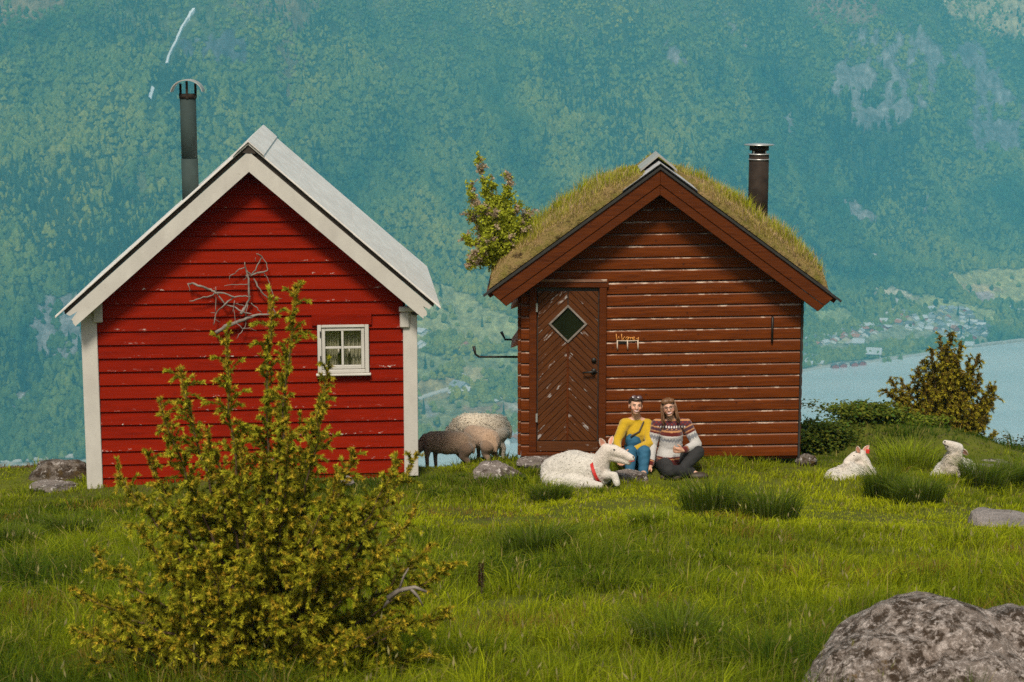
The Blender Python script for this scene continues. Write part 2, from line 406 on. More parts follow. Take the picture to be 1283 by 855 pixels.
# ------------------------------------------------------------------ the mountain across the fjord
_sa = np.array([-0.60, -0.45, -0.285, -0.15, 0.0, 0.09, 0.159, 0.217, 0.285, 0.45, 0.60])
_sy = np.array([1690, 1720, 1775, 1830, 1890, 2090, 2304, 2425, 2545, 2780, 2980.0])
def shore(a):
    return np.interp(a, _sa, _sy) + 14 * vnoise(np.asarray(a) * 40, 3.3) + 5 * vnoise(np.asarray(a) * 160, 7.3)
_PA = ([-400, 0, 50, 500, 1100, 1900, 2600], [-60, 0, 14, 235, 600, 1120, 1500])
_PB = ([-400, 0, 130, 550, 900, 1400, 2200, 2600], [-60, 0, 22, 150, 335, 640, 1130, 1400])
_PC = ([-400, 0, 120, 450, 700, 1200, 1700, 2600], [-60, 0, 9, 88, 205, 490, 800, 1320])
def mount_h(x, y):
    """height above the water"""
    a = x / y; d = y - shore(a)
    wl = smooth01(-a, 0.06, 0.16); wr = smooth01(a, 0.02, 0.14); wm_ = np.clip(1 - wl - wr, 0, 1)
    h = (wl * np.interp(d, *_PA) + wm_ * np.interp(d, *_PB) + wr * np.interp(d, *_PC)) / (wl + wr + wm_)
    k = smooth01(d, 40, 500)
    h = h + k * (60 * fbm(x / 300, y / 300, 5) + 34 * (1 - 2 * np.abs(fbm(x / 85 + 0.3 * y / 260, d / 520, 3))))
    h = h + k * smooth01(d, 250, 700) * 48 * (0.5 - np.abs(fbm((x + 0.7 * d) / 330, (d - 0.3 * x) / 900, 3)) * 1.6)
    h = h + smooth01(d, 10, 90) * 2.0 * fbm(x / 40, y / 40, 3)
    # crag standing out on the right
    cu = np.exp(-(((a - 0.205) / 0.034) ** 4)) * smooth01(d, 640, 760) * smooth01(-d, -1300, -1050)
    h = h + 55 * cu + 9 * cu * vnoise(x / 13, d / 300)
    return h
na, nd = 460, 400
aa = np.linspace(-0.52, 0.52, na); dd = np.concatenate([[-300, -60], np.linspace(-12, 2000, nd - 2)])
AA, DD = np.meshgrid(aa, dd); YY = shore(AA) + DD; XX = AA * YY
HH = mount_h(XX, YY); ZZ = WZ + HH
f_ = YY * math.cos(PITCH) - (ZZ - CAMZ) * math.sin(PITCH); up_ = YY * math.sin(PITCH) + (ZZ - CAMZ) * math.cos(PITCH)
U = 641.5 + FPX * XX / f_; Vv = 427.5 - FPX * up_ / f_
def hit(u, v):
    """the point of the far mountainside along a line of sight"""
    d = ray(u, v); ys = np.arange(1640, 4600, 1.5); xs = d.x / d.y * ys; zs = CAMZ + d.z / d.y * ys
    k = int(np.argmax(WZ + mount_h(xs, ys) >= zs)); return Vector((xs[k], ys[k], zs[k]))

FIELDS = [  # open ground: outline on the mountainside, colour
    ([(520, 355), (556, 352), (600, 378), (655, 404), (655, 428), (600, 432), (560, 415), (520, 432)], (0.27, 0.26, 0.10)),
    ([(520, 440), (560, 447), (655, 440), (655, 470), (600, 462), (560, 458), (520, 478)], (0.19, 0.20, 0.08)),
    ([(520, 478), (556, 470), (582, 478), (560, 497), (520, 506)], (0.26, 0.20, 0.09)),
    ([(580, 462), (600, 460), (618, 476), (600, 484), (582, 474)], (0.38, 0.31, 0.15)),
    ([(520, 506), (560, 498), (655, 505), (655, 525), (600, 530), (560, 545), (520, 535)], (0.20, 0.19, 0.08)),
    ([(575, 508), (625, 504), (640, 512), (610, 520), (580, 520)], (0.24, 0.16, 0.09)),
    ([(640, 505), (655, 508), (655, 520), (636, 510), (622, 500)], (0.38, 0.32, 0.25)),
    ([(520, 428), (530, 425), (533, 440), (520, 445)], (0.42, 0.35, 0.18)),
    ([(1176, 345), (1225, 338), (1290, 335), (1290, 385), (1250, 378), (1200, 362)], (0.30, 0.27, 0.10)),
    ([(1180, 352), (1240, 357), (1262, 366), (1215, 366)], (0.36, 0.27, 0.13)),
    ([(1120, 366), (1175, 372), (1250, 392), (1250, 404), (1225, 408), (1200, 396), (1150, 388)], (0.25, 0.25, 0.09)),
    ([(1090, 362), (1120, 360), (1150, 372), (1110, 374)], (0.38, 0.32, 0.22)),
    ([(1020, 392), (1062, 386), (1072, 396), (1050, 406), (1018, 404)], (0.22, 0.24, 0.09)),
    ([(1005, 440), (1040, 424), (1110, 410), (1200, 384), (1238, 416), (1236, 432), (1160, 424), (1060, 440)], (0.22, 0.22, 0.13)),
    ([(1100, 452), (1160, 438), (1225, 430), (1215, 440), (1140, 452)], (0.18, 0.21, 0.09)),
    ([(1216, 366), (1240, 366), (1242, 384), (1218, 380)], (0.32, 0.24, 0.22)),
]
ROCKS = [
    ([(1038, 110), (1072, 40), (1100, 28), (1150, 30), (1178, 60), (1180, 100), (1160, 130), (1120, 160), (1080, 165), (1060, 150)], (0.33, 0.31, 0.30)),
    ([(36, 400), (60, 372), (104, 366), (106, 440), (80, 452), (50, 440)], (0.36, 0.34, 0.34)),
    ([(0, 500), (20, 485), (34, 495), (20, 512), (0, 515)], (0.38, 0.35, 0.33)),
    ([(225, 48), (290, 44), (332, 62), (300, 80), (235, 80)], (0.16, 0.17, 0.18)),
    ([(1190, 60), (1225, 50), (1283, 130), (1283, 190), (1230, 190), (1200, 120)], (0.26, 0.25, 0.25)),
    ([(1055, 252), (1075, 256), (1102, 270), (1092, 280), (1062, 272)], (0.42, 0.36, 0.34)),
    ([(1140, 246), (1165, 250), (1168, 262), (1150, 266)], (0.38, 0.33, 0.31)),
    ([(905, 18), (915, 22), (944, 58), (936, 62)], (0.36, 0.31, 0.24)),
    ([(982, 145), (990, 143), (996, 175), (990, 178)], (0.5, 0.46, 0.44)),
    ([(825, 50), (838, 60), (868, 84), (852, 88), (830, 70)], (0.32, 0.28, 0.27)),
    ([(530, 505), (545, 508), (555, 516), (545, 522), (528, 518)], (0.42, 0.38, 0.32)),
]
ALP = [
    ([(-60, -40), (130, -40), (60, 22), (0, 36), (-60, 40)], (0.34, 0.25, 0.13)),
    ([(270, -40), (420, -40), (380, 30), (300, 20)], (0.26, 0.22, 0.11)),
    ([(1150, -40), (1340, -40), (1340, 60), (1270, 50), (1220, 34), (1190, 10)], (0.52, 0.42, 0.22)),  # sunlight on this patch is put into its ground colour
    ([(990, -40), (1130, -40), (1110, 24), (1020, 34)], (0.30, 0.21, 0.13)),
    ([(140, 200), (190, 190), (210, 230), (170, 270), (150, 240)], (0.17, 0.18, 0.07)),
    ([(350, -10), (372, -10), (376, 130), (352, 130)], (0.24, 0.18, 0.09)),
]
def cover(u, v, d):
    """ground colour and tree density of the mountainside"""
    ju = u + 9 * fbm(u / 22, v / 22, 3); jv = v + 5 * fbm(u / 22 + 40, v / 22, 3)
    g = fbm(u / 60 + 9, v / 40, 4)
    col = np.zeros(u.shape + (3,)); dens = np.ones(u.shape)
    col[:] = (0.050, 0.075, 0.028)
    up = smooth01(-v, -170, 20)
    col += (up * np.clip(0.35 + g, 0, 1))[..., None] * np.array((0.10, 0.085, 0.035))
    dens = dens * (1 - 0.55 * up * np.clip(0.3 + 1.4 * g, 0, 1))
    for poly, c in FIELDS:
        m = in_poly(ju, jv, poly); col[m] = np.array(c) * 1.35; dens[m] = 0.012
    for poly, c in ROCKS:
        m = in_poly(ju + 6 * fbm(u / 7, v / 12, 2), jv + 8 * fbm(u / 9 + 5, v / 9, 2), poly); s_ = 0.60 + 0.55 * (vnoise(u / 2.6, v / 22) * 0.5 + 0.5) + 0.2 * vnoise(u / 11, v / 9)
        green = fbm(u / 8 + 3, v / 24, 4) > 0.16
        col[m] = (np.array(c) * 0.75 * s_[..., None])[m]; dens[m] = 0.0
        dens[m & green] = 0.9; col[m & green] = (0.055, 0.075, 0.03)
    for poly, c in ALP:
        m = in_poly(ju + 14 * fbm(u / 12, v / 12, 3), jv + 10 * fbm(u / 12 + 7, v / 12, 3), poly); col[m] = np.array(c) * 0.75; dens[m] = 0.30; dens[m & (fbm(u / 16 + 2, v / 12, 4) > 0.05)] = 0.9
    beach = (d < 16); col[beach] = (0.40, 0.36, 0.30); dens[d < 20] = 0
    return col, dens
COLS, _dn = cover(U, Vv, DD)
COLS = COLS * (0.85 + 0.3 * (fbm(XX / 9, YY / 9, 2)[..., None] * 0.5 + 0.5))
idx = np.arange(na * nd).reshape(nd, na)
Fm = np.stack([idx[:-1, :-1].ravel(), idx[:-1, 1:].ravel(), idx[1:, 1:].ravel(), idx[1:, :-1].ravel()], 1)
n = N('mountainside'); v = n.coord('Object', False)
c = n.mix(1.0, n.attr(), n.ramp(n.noise(v, 0.12, 6, 0.7), [(0.3, 0.7), (0.7, 1.25)]), 'MULTIPLY')
c = n.mix(1.0, c, n.ramp(n.noise(n.coord('Object', False, (0.11, 0.06, 0.012)), 1.0, 5, 0.65), [(0.32, 0.45), (0.68, 1.4)]), 'MULTIPLY')
n.bump(n.noise(v, 0.15, 6, 0.7), 1.0, 4.0)
MAT['mountain'] = n.done(c, 0.95, spec=0.05)
tag(link_mesh('mountainside', np_mesh('mountainside', np.stack([XX.ravel(), YY.ravel(), ZZ.ravel()], 1), Fm, True, COLS.reshape(-1, 3)), MAT['mountain']), kind='structure')

# forest on the mountainside: points, each carrying one tree crown
def forest_nodes(name, mat, conifer):
    g = bpy.data.node_groups.new(name, 'GeometryNodeTree')
    g.interface.new_socket('Geometry', in_out='INPUT', socket_type='NodeSocketGeometry')
    g.interface.new_socket('Geometry', in_out='OUTPUT', socket_type='NodeSocketGeometry')
    nd_ = g.nodes; gi = nd_.new('NodeGroupInput'); go = nd_.new('NodeGroupOutput')
    join = nd_.new('GeometryNodeJoinGeometry')
    if conifer:
        for z, r_, h_ in ((0.35, 0.62, 1.0), (0.95, 0.42, 0.95), (1.45, 0.25, 0.8)):
            co = nd_.new('GeometryNodeMeshCone'); co.inputs['Vertices'].default_value = 7
            co.inputs['Radius Bottom'].default_value = r_; co.inputs['Radius Top'].default_value = 0.0; co.inputs['Depth'].default_value = h_
            tr = nd_.new('GeometryNodeTransform'); tr.inputs['Translation'].default_value = (0, 0, z)
            g.links.new(co.outputs['Mesh'], tr.inputs['Geometry']); g.links.new(tr.outputs[0], join.inputs[0])
    else:
        for (x, y, z, r_) in ((0, 0, 0.55, 0.75), (0.5, 0.2, 0.35, 0.5), (-0.35, 0.45, 0.4, 0.5), (-0.2, -0.5, 0.3, 0.55), (0.1, 0.05, 1.05, 0.5)):
            ic = nd_.new('GeometryNodeMeshIcoSphere'); ic.inputs['Radius'].default_value = r_; ic.inputs['Subdivisions'].default_value = 2
            tr = nd_.new('GeometryNodeTransform'); tr.inputs['Translation'].default_value = (x, y, z)
            g.links.new(ic.outputs['Mesh'], tr.inputs['Geometry']); g.links.new(tr.outputs[0], join.inputs[0])
    sp = nd_.new('GeometryNodeSetPosition'); nz = nd_.new('ShaderNodeTexNoise'); nz.inputs['Scale'].default_value = 3.0
    sub = nd_.new('ShaderNodeVectorMath'); sub.operation = 'SUBTRACT'; sub.inputs[1].default_value = (0.5, 0.5, 0.5)
    sc = nd_.new('ShaderNodeVectorMath'); sc.operation = 'SCALE'; sc.inputs['Scale'].default_value = 0.45
    g.links.new(nz.outputs['Color'], sub.inputs[0]); g.links.new(sub.outputs[0], sc.inputs[0]); g.links.new(sc.outputs[0], sp.inputs['Offset'])
    g.links.new(join.outputs[0], sp.inputs['Geometry'])
    sm = nd_.new('GeometryNodeSetMaterial'); sm.inputs['Material'].default_value = mat; g.links.new(sp.outputs[0], sm.inputs['Geometry'])
    ip = nd_.new('GeometryNodeInstanceOnPoints'); g.links.new(gi.outputs[0], ip.inputs['Points']); g.links.new(sm.outputs[0], ip.inputs['Instance'])
    na_ = nd_.new('GeometryNodeInputNamedAttribute'); na_.data_type = 'FLOAT_VECTOR'; na_.inputs['Name'].default_value = 'scl'
    g.links.new(na_.outputs['Attribute'], ip.inputs['Scale'])
    rv = nd_.new('FunctionNodeRandomValue'); rv.data_type = 'FLOAT_VECTOR'; rv.inputs[1].default_value = (0.15, 0.15, 6.28); rv.inputs[0].default_value = (-0.15, -0.15, 0)
    g.links.new(rv.outputs[0], ip.inputs['Rotation']); g.links.new(ip.outputs[0], go.inputs[0])
    return g
def forest(name, P_, S_, mat, conifer, label):
    me = bpy.data.meshes.new(name); me.vertices.add(len(P_)); me.vertices.foreach_set('co', np.asarray(P_, np.float32).ravel())
    at_ = me.attributes.new('scl', 'FLOAT_VECTOR', 'POINT'); at_.data.foreach_set('vector', np.asarray(S_, np.float32).ravel())
    o = bpy.data.objects.new(name, me); C.objects.link(o)
    md = o.modifiers.new('trees', 'NODES'); md.node_group = forest_nodes(name, mat, conifer)
    tag(o, label, 'forest', kind='stuff')
def tree_mat(key, stops):
    n = N(key); oi = n.new('ShaderNodeObjectInfo').outputs['Random']
    c = n.ramp(oi, stops)
    lo = n.new('ShaderNodeObjectInfo').outputs['Location']
    mp = n.new('ShaderNodeMapping'); mp.inputs['Scale'].default_value = (1.0, 0.45, 0.9); mp.inputs['Rotation'].default_value = (0, 0.5, 0.3); n.ln(lo, mp.inputs[0])
    big = n.ramp(n.noise(mp.outputs[0], 0.0045, 8, 0.66, 0.8), [(0.36, (0.25, 0.45, 0.75)), (0.5, (0.95, 0.97, 1.0)), (0.64, (1.7, 1.35, 1.0))])  # broad blue-dark and warm tints imitate shaded and lit slopes
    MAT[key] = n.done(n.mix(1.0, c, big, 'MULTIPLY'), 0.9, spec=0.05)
tree_mat('broadleaf_far', [(0.0, (0.075, 0.100, 0.022)), (0.35, (0.115, 0.150, 0.030)), (0.8, (0.145, 0.180, 0.036)), (1.0, (0.175, 0.20, 0.045))])
tree_mat('conifer_far', [(0.0, (0.018, 0.04, 0.018)), (1.0, (0.04, 0.07, 0.028))])
rf = np.random.default_rng(11)
NT = 165000
ta = rf.uniform(-0.40, 0.40, NT); td = rf.uniform(4, 1620, NT)
ty = shore(ta) + td; tx = ta * ty; tz = WZ + mount_h(tx, ty)
tu, tv = np.vectorize(project)(tx, ty, tz)
_, dn = cover(tu + rf.normal(0, 2.0, NT), tv + rf.normal(0, 1.5, NT), td)
for (ua, va), (ub, vb) in (((243, 15), (209, 84)), ((192, 112), (188, 130))):
    q_ = np.clip(((tu - ua) * (ub - ua) + (tv - va) * (vb - va)) / ((ub - ua) ** 2 + (vb - va) ** 2), 0, 1)
    dn[(np.hypot(tu - ua - q_ * (ub - ua), tv - va - q_ * (vb - va)) < 7) & (np.abs(tu - ua) < 60)] = 0
clump = 0.5 + 0.9 * (fbm(tx / 60, ty / 60, 3) * 0.5 + 0.5)
keep = (rf.random(NT) < np.clip(dn * clump, 0, 1) * 0.92) & (tv > -50)
tx, ty, tz, tv, tu = tx[keep], ty[keep], tz[keep], tv[keep], tu[keep]
nT = len(tx)
sz = rf.uniform(2.5, 4.9, nT) * (1 - 0.35 * smooth01(-tv, -120, 20)) * np.where(rf.random(nT) < 0.12, 1.35, 1.0)
conif = rf.random(nT) < np.clip(0.06 + 1.3 * (fbm(tx / 90, ty / 130, 3) - 0.12), 0.02, 0.8) * np.where(((tu > 500) & (tu < 680)) | ((tu > 990) & (tv > 350)), 0.12, 1.0)  # conifers clumped thicker so their dark tone stands in for forest shadow
SC = np.stack([sz, sz, sz * rf.uniform(0.85, 1.35, nT)], 1)
Pt = np.stack([tx, ty, tz - 0.5], 1)
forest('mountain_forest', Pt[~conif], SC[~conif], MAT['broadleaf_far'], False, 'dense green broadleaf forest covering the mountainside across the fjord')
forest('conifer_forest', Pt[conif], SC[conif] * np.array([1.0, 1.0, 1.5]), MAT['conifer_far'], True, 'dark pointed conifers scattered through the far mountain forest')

# waterfall ribbons on the upper slope
n = N('white_water'); MAT['white_water'] = n.done(n.mix(n.noise(n.coord('Object', False), 0.3, 3), (0.8, 0.8, 0.8), (0.6, 0.62, 0.65)), 0.6)
def ribbon(name, uv, wpx, mat, lift, structure=True):
    pts = []
    for (u0, v0), (u1, v1) in zip(uv[:-1], uv[1:]):
        k = max(2, int(math.hypot(u1 - u0, v1 - v0) / 3))
        pts += [hit(u0 + (u1 - u0) * i / k, v0 + (v1 - v0) * i / k) for i in range(k)]
    pts.append(hit(*uv[-1])); mb = MB(); L_ = []
    for i, p in enumerate(pts):
        t = (pts[min(i + 1, len(pts) - 1)] - pts[max(i - 1, 0)]); t.z = 0
        s_ = Vector((t.y, -t.x, 0)); s_ = s_.normalized() if s_.length > 1e-6 else Vector((1, 0, 0))
        if not structure: s_ = Vector((1, 0, 0))
        wd = wpx * (0.8 + 0.4 * random.random()) / 2
        for sg in (-1, 1):
            q = p + s_ * wd * sg; q.z = WZ + float(mount_h(q.x, q.y)) + lift; L_.append(q)
    for q in list(L_): L_.append(q - Vector((0, 0, lift + 3)))
    m = len(pts); h_ = 2 * m; fs = []
    for i in range(m - 1):
        a, b, c_, d_ = 2 * i, 2 * i + 1, 2 * i + 3, 2 * i + 2
        fs += [(a, b, c_, d_), (a, d_, d_ + h_, a + h_), (b, b + h_, c_ + h_, c_)]
    mb.add(L_, fs); return mb.build(name, mat)
wf = ribbon('waterfall', [(243, 15), (228, 38), (221, 55), (212, 72), (209, 84)], 4.0, MAT['white_water'], 5.0, False)
tag(wf, 'tall thin white waterfall streaking down the upper left mountainside', 'waterfall')
wf = ribbon('waterfall', [(192, 114), (190, 121), (188, 128)], 3.2, MAT['white_water'], 5.0, False)
tag(wf, 'short white cascade below the tall waterfall, left of the green chimney', 'waterfall')
simple('gravel_road', (0.45, 0.42, 0.37), (0.36, 0.33, 0.29), 0.1, 0.9)
for k_, pts in enumerate([[(520, 503), (545, 494), (566, 488), (576, 478), (582, 470)], [(566, 488), (585, 492), (600, 492)], [(1068, 410), (1095, 404), (1110, 394), (1126, 386), (1124, 376)],
            [(1060, 432), (1085, 420), (1110, 414)], [(1003, 466), (1050, 459), (1110, 452), (1180, 441), (1240, 431), (1283, 426)], [(1100, 444), (1130, 430), (1200, 425)],
            [(1092, 322), (1102, 314), (1104, 308)], [(0, 580), (40, 577), (100, 572), (120, 571)]]):
    tag(ribbon('road', pts, 5.0, MAT['gravel_road'], 1.5), kind='structure')

# far houses: each one a thing
simple('far_white', (0.72, 0.71, 0.68), (0.62, 0.61, 0.58), 0.2, 0.8); simple('far_red', (0.32, 0.05, 0.035), (0.26, 0.04, 0.03), 0.2, 0.8)
simple('far_grey', (0.30, 0.31, 0.32), (0.22, 0.23, 0.24), 0.2, 0.8); simple('far_orange_roof', (0.42, 0.17, 0.10), (0.36, 0.13, 0.08), 0.3, 0.8)
simple('far_dark_roof', (0.10, 0.10, 0.11), (0.15, 0.15, 0.16), 0.3, 0.7); simple('far_pale_roof', (0.55, 0.54, 0.53), (0.45, 0.45, 0.45), 0.3, 0.6)
simple('far_cream', (0.60, 0.52, 0.36), (0.52, 0.45, 0.30), 0.2, 0.8); simple('far_window', (0.06, 0.07, 0.08), None, rough=0.3)
_hm = {}
def house_meshes(wl, rf_):
    if (wl, rf_) in _hm: return _hm[(wl, rf_)]
    b = MB(); b.prism([(-0.5, -0.5), (0.5, -0.5), (0.5, 0.55), (0, 1.0), (-0.5, 0.55)], -0.5, 0.5)
    r_ = MB(); r_.prism([(0, 1.02), (0.58, 0.49), (0.58, 0.57), (0, 1.10), (-0.58, 0.57), (-0.58, 0.49)], -0.56, 0.56)
    res = (b.mesh('house_wall'), r_.mesh('house_roof'))
    res[0].materials.append(MAT[wl]); res[1].materials.append(MAT[rf_])
    _hm[(wl, rf_)] = res; return res
def house(u, v, wdt, dep, hgt, wl, rf_, rot, label, group=None):
    p = hit(u, v); z = min(WZ + float(mount_h(p.x + dx, p.y + dy)) for dx in (-wdt / 2, wdt / 2) for dy in (-dep / 2, dep / 2))
    ms = house_meshes(wl, rf_)
    if not group: wdt, dep, hgt = wdt * 1.25, dep * 1.25, hgt * 1.25
    r0 = empty('house', (p.x, p.y, max(z, WZ + 0.5)), rot, label, 'house', group); r0.scale = (wdt, dep, hgt)
    for nm, m in zip(('wall', 'roof'), ms): link_mesh(nm, m, None, r0)
hr = random.Random(5)
G1 = 'houses of the village on the far shore'
def village(poly, count, mind, label):
    got = []; tries = 0
    us = [p[0] for p in poly]; vs = [p[1] for p in poly]
    while len(got) < count and tries < 5000:
        tries += 1; u, v = hr.uniform(min(us), max(us)), hr.uniform(min(vs), max(vs))
        if not in_poly(np.array([u]), np.array([v]), poly)[0]: continue
        if any(abs(u - a) < mind * 1.5 and abs(v - b) < mind * 0.55 for a, b in got): continue
        got.append((u, v))
        wl = hr.choice(['far_white', 'far_white', 'far_white', 'far_white', 'far_cream', 'far_grey', 'far_red']); rf_ = hr.choice(['far_dark_roof', 'far_pale_roof', 'far_pale_roof', 'far_grey', 'far_orange_roof'])
        house(u, v, hr.uniform(8, 12), hr.uniform(9, 15), hr.uniform(5, 7.5), wl, rf_, hr.uniform(-1.3, 1.3), label, G1)
village([(1122, 394), (1170, 384), (1205, 384), (1238, 412), (1240, 424), (1205, 424), (1160, 416), (1122, 408)], 62, 6, 'small house in the dense village cluster above the far fjord shore')
village([(1006, 424), (1060, 416), (1108, 402), (1116, 412), (1080, 424), (1030, 432), (1006, 438)], 26, 6, 'small house in the loose row left of the far village')
village([(1003, 446), (1022, 446), (1030, 458), (1003, 464)], 6, 5, 'small house low on the far shore beside the brown cabin corner')
village([(628, 540), (652, 540), (652, 556), (630, 558)], 7, 5, 'small house at the water edge behind the white grazing sheep')
house(1095, 444, 30, 15, 8, 'far_white', 'far_pale_roof', 1.35, 'long white hall with pale roof on the far shore left of the juniper tree')
house(1076, 431, 22, 12, 6, 'far_white', 'far_pale_roof', 1.3, 'pale low hall among trees above the long white shore hall')
for k_, u in enumerate((1046, 1056, 1070, 1080)): house(u, 464 - 0.13 * (u - 1046), 9, 8, 5, 'far_red', 'far_dark_roof', 0.1, 'red boathouse at the waterline of the far shore', 'red boathouses on the far shore')
house(576, 486, 12, 16, 8, 'far_white', 'far_grey', 0.7, 'grey-roofed white farmhouse at the road bend between the cabins')
house(584, 490, 14, 8, 5, 'far_white', 'far_pale_roof', 1.4, 'low white barn right of the grey-roofed farmhouse')
house(567, 492, 9, 11, 5, 'far_grey', 'far_pale_roof', 0.4, 'grey shed left of the grey-roofed farmhouse')
house(570, 437, 8, 8, 6, 'far_red', 'far_dark_roof', 0.3, 'dark red house on the far hillside between the cabins')
house(585, 436, 9, 9, 6, 'far_cream', 'far_orange_roof', 0.2, 'cream house with orange roof beside the dark red hillside house')
house(599, 438, 11, 9, 6, 'far_white', 'far_orange_roof', 0.2, 'white house with orange roof, rightmost of three on the far hillside')
house(529, 418, 11, 10, 6, 'far_white', 'far_pale_roof', 0.8, 'white house on the far hillside just right of the white corner post top')
house(529, 434, 9, 9, 6, 'far_white', 'far_pale_roof', 0.3, 'round-looking small white house below the hillside house by the post')
for k_, (u, v) in enumerate(((612, 492), (619, 496), (626, 500))): house(u, v, 7, 24, 3.5, 'far_white', 'far_pale_roof', -0.6, 'long low white shed in the row right of the farmhouse', 'white sheds beside the farm')
house(1262, 386, 14, 10, 6, 'far_red', 'far_pale_roof', 0.9, 'red farmhouse on the far right slope above the bay')
house(1281, 392, 16, 10, 6, 'far_white', 'far_pale_roof', 0.6, 'white farmhouse at the right edge of the far slope')
house(1215, 434, 18, 9, 5, 'far_cream', 'far_pale_roof', 1.2, 'cream house by the shore road right of the juniper tree')

# single trees standing in the far fields
def blob_tree_mesh(name, conifer, seed):
    r_ = random.Random(seed); bm = bmesh.new()
    if conifer:
        for k in range(5):
            m = Matrix.Translation((r_.uniform(-.05, .05), r_.uniform(-.05, .05), 0.25 + k * 0.36))
            bmesh.ops.create_cone(bm, cap_ends=True, segments=8, radius1=0.55 - 0.1 * k, radius2=0.02, depth=0.7, matrix=m)
    else:
        for k in range(9):
            m = Matrix.Translation((r_.gauss(0, .35), r_.gauss(0, .35), r_.uniform(0.3, 1.2)))
            bmesh.ops.create_icosphere(bm, subdivisions=2, radius=r_.uniform(.35, .6), matrix=m)
    for v_ in bm.verts: v_.co += 0.22 * Vector(mnoise.noise_vector(v_.co * 3.1 + Vector((seed, 0, 0))))
    me = bpy.data.meshes.new(name); bm.to_mesh(me); bm.free(); return me
def trunk_mesh():
    m = MB(); m.tube([(0, 0, -0.6), (0.02, 0, 0.1), (0, 0.02, 0.8)], [0.12, 0.09, 0.04], 6); return m.mesh('trunk')
tmeshes = [blob_tree_mesh('crown', k == 2, 40 + k) for k in range(3)]; tk = trunk_mesh(); tk.materials.append(MAT['bark'])
for k, m in enumerate(tmeshes): m.materials.append(MAT['conifer_far' if k == 2 else 'broadleaf_far'])
spots = [(549, 389, 2), (552, 372, 2), (570, 399, 2), (556, 404, 0), (536, 398, 1), (604, 410, 2), (612, 405, 0), (590, 424, 1), (546, 446, 0), (533, 462, 2), (541, 460, 0), (562, 443, 1), (571, 456, 0), (553, 476, 1), (574, 478, 0),
         (600, 448, 1), (610, 441, 0), (566, 506, 0), (575, 512, 1), (595, 506, 0), (631, 520, 2), (618, 524, 0), (531, 519, 2), (547, 534, 1), (560, 540, 0), (638, 470, 0), (628, 462, 1), (610, 530, 1), (590, 540, 0), (640, 490, 1), (560, 452, 0),
         (1226, 357, 0), (1242, 364, 1), (1185, 381, 0), (1200, 396, 2), (1172, 384, 1), (1214, 412, 2), (1190, 418, 2), (1204, 424, 2), (1152, 398, 0), (1140, 412, 1), (1128, 452, 0), (1108, 456, 0), (1114, 455, 1), (1268, 350, 0), (1276, 360, 1)]
for u, v, k in spots:
    p = hit(u, v); s_ = random.uniform(3.6, 5.6)
    where = 'hillside fields seen between the two cabins' if u < 800 else ('slope above the far village' if v < 390 else 'far village by the shore')
    kind_ = 'dark pointed conifer' if k == 2 else ('rounded broadleaf tree' if k == 0 else 'spreading broadleaf tree')
    lab = 'lone %s in the %s' % (kind_, where)
    e = empty('field_tree', (p.x, p.y, WZ + float(mount_h(p.x, p.y)) + 0.3 * s_), random.uniform(0, 6), lab, 'tree', kind_ + 's in the ' + where)
    e.scale = (s_ * 0.85, s_ * 0.85, s_ * (1.5 if k == 2 else 1.1))
    link_mesh('crown', tmeshes[k], None, e); link_mesh('trunk', tk, None, e)

# ------------------------------------------------------------------ the air over the fjord
hz = MB(); hz.box(-2600, 2600, -70, 5400, -462.0, 1250)
n = N('haze_air'); n.t.nodes.remove(n.p)
pv = n.new('ShaderNodeVolumePrincipled'); pv.inputs['Color'].default_value = (0.20, 0.78, 1.0, 1); pv.inputs['Density'].default_value = 0.00020
pv.inputs['Anisotropy'].default_value = 0.0
n.ln(pv.outputs[0], n.out.inputs['Volume'])
haze = hz.build('haze', n.m); tag(haze, kind='stuff')
# ------------------------------------------------------------------ cabins
def frame_of(loc, rz): return Matrix.Translation(loc) @ Matrix.Rotation(rz, 4, 'Z')
def extrude_x(profile, x0, x1, slant0=0.0, slant1=0.0):
    """profile [(y,z)] run along x"""
    m = MB(); k = len(profile); zb = min(p[1] for p in profile)
    vs = [(x0 + slant0 * (z - zb), y, z) for y, z in profile] + [(x1 + slant1 * (z - zb), y, z) for y, z in profile]
    fs = [tuple(range(k)), tuple(range(2 * k - 1, k - 1, -1))] + [(i, i + k, (i + 1) % k + k, (i + 1) % k) for i in range(k)]
    return m.add(vs, fs)
CLAP = [(-0.036, -0.012), (-0.033, -0.014), (-0.016, -0.010), (0, 0.0), (0, 0.150), (-0.010, 0.150)]
LOGP = [(-0.014, 0.0), (-0.030, 0.002), (-0.036, 0.008), (-0.0375, 0.060), (-0.036, 0.112), (-0.031, 0.119), (-0.010, 0.130), (0.0, 0.136), (0.0, 0.0)]
def rafter_poly(side, ax, az, slope, x_end, top, bot, cut=0.5, x_start=0.0):
    """sloping strip between two offsets below the roof line; side -1 left, +1 right"""
    xs, xe = ax + side * x_start, x_end
    return [(xs, az - slope * abs(xs - ax) - top), (xe, az - slope * abs(xe - ax) - top),
            (xe - side * cut * (bot - top), az - slope * (abs(xe - ax) - cut * (bot - top)) - bot), (xs, az - slope * abs(xs - ax) - bot)]

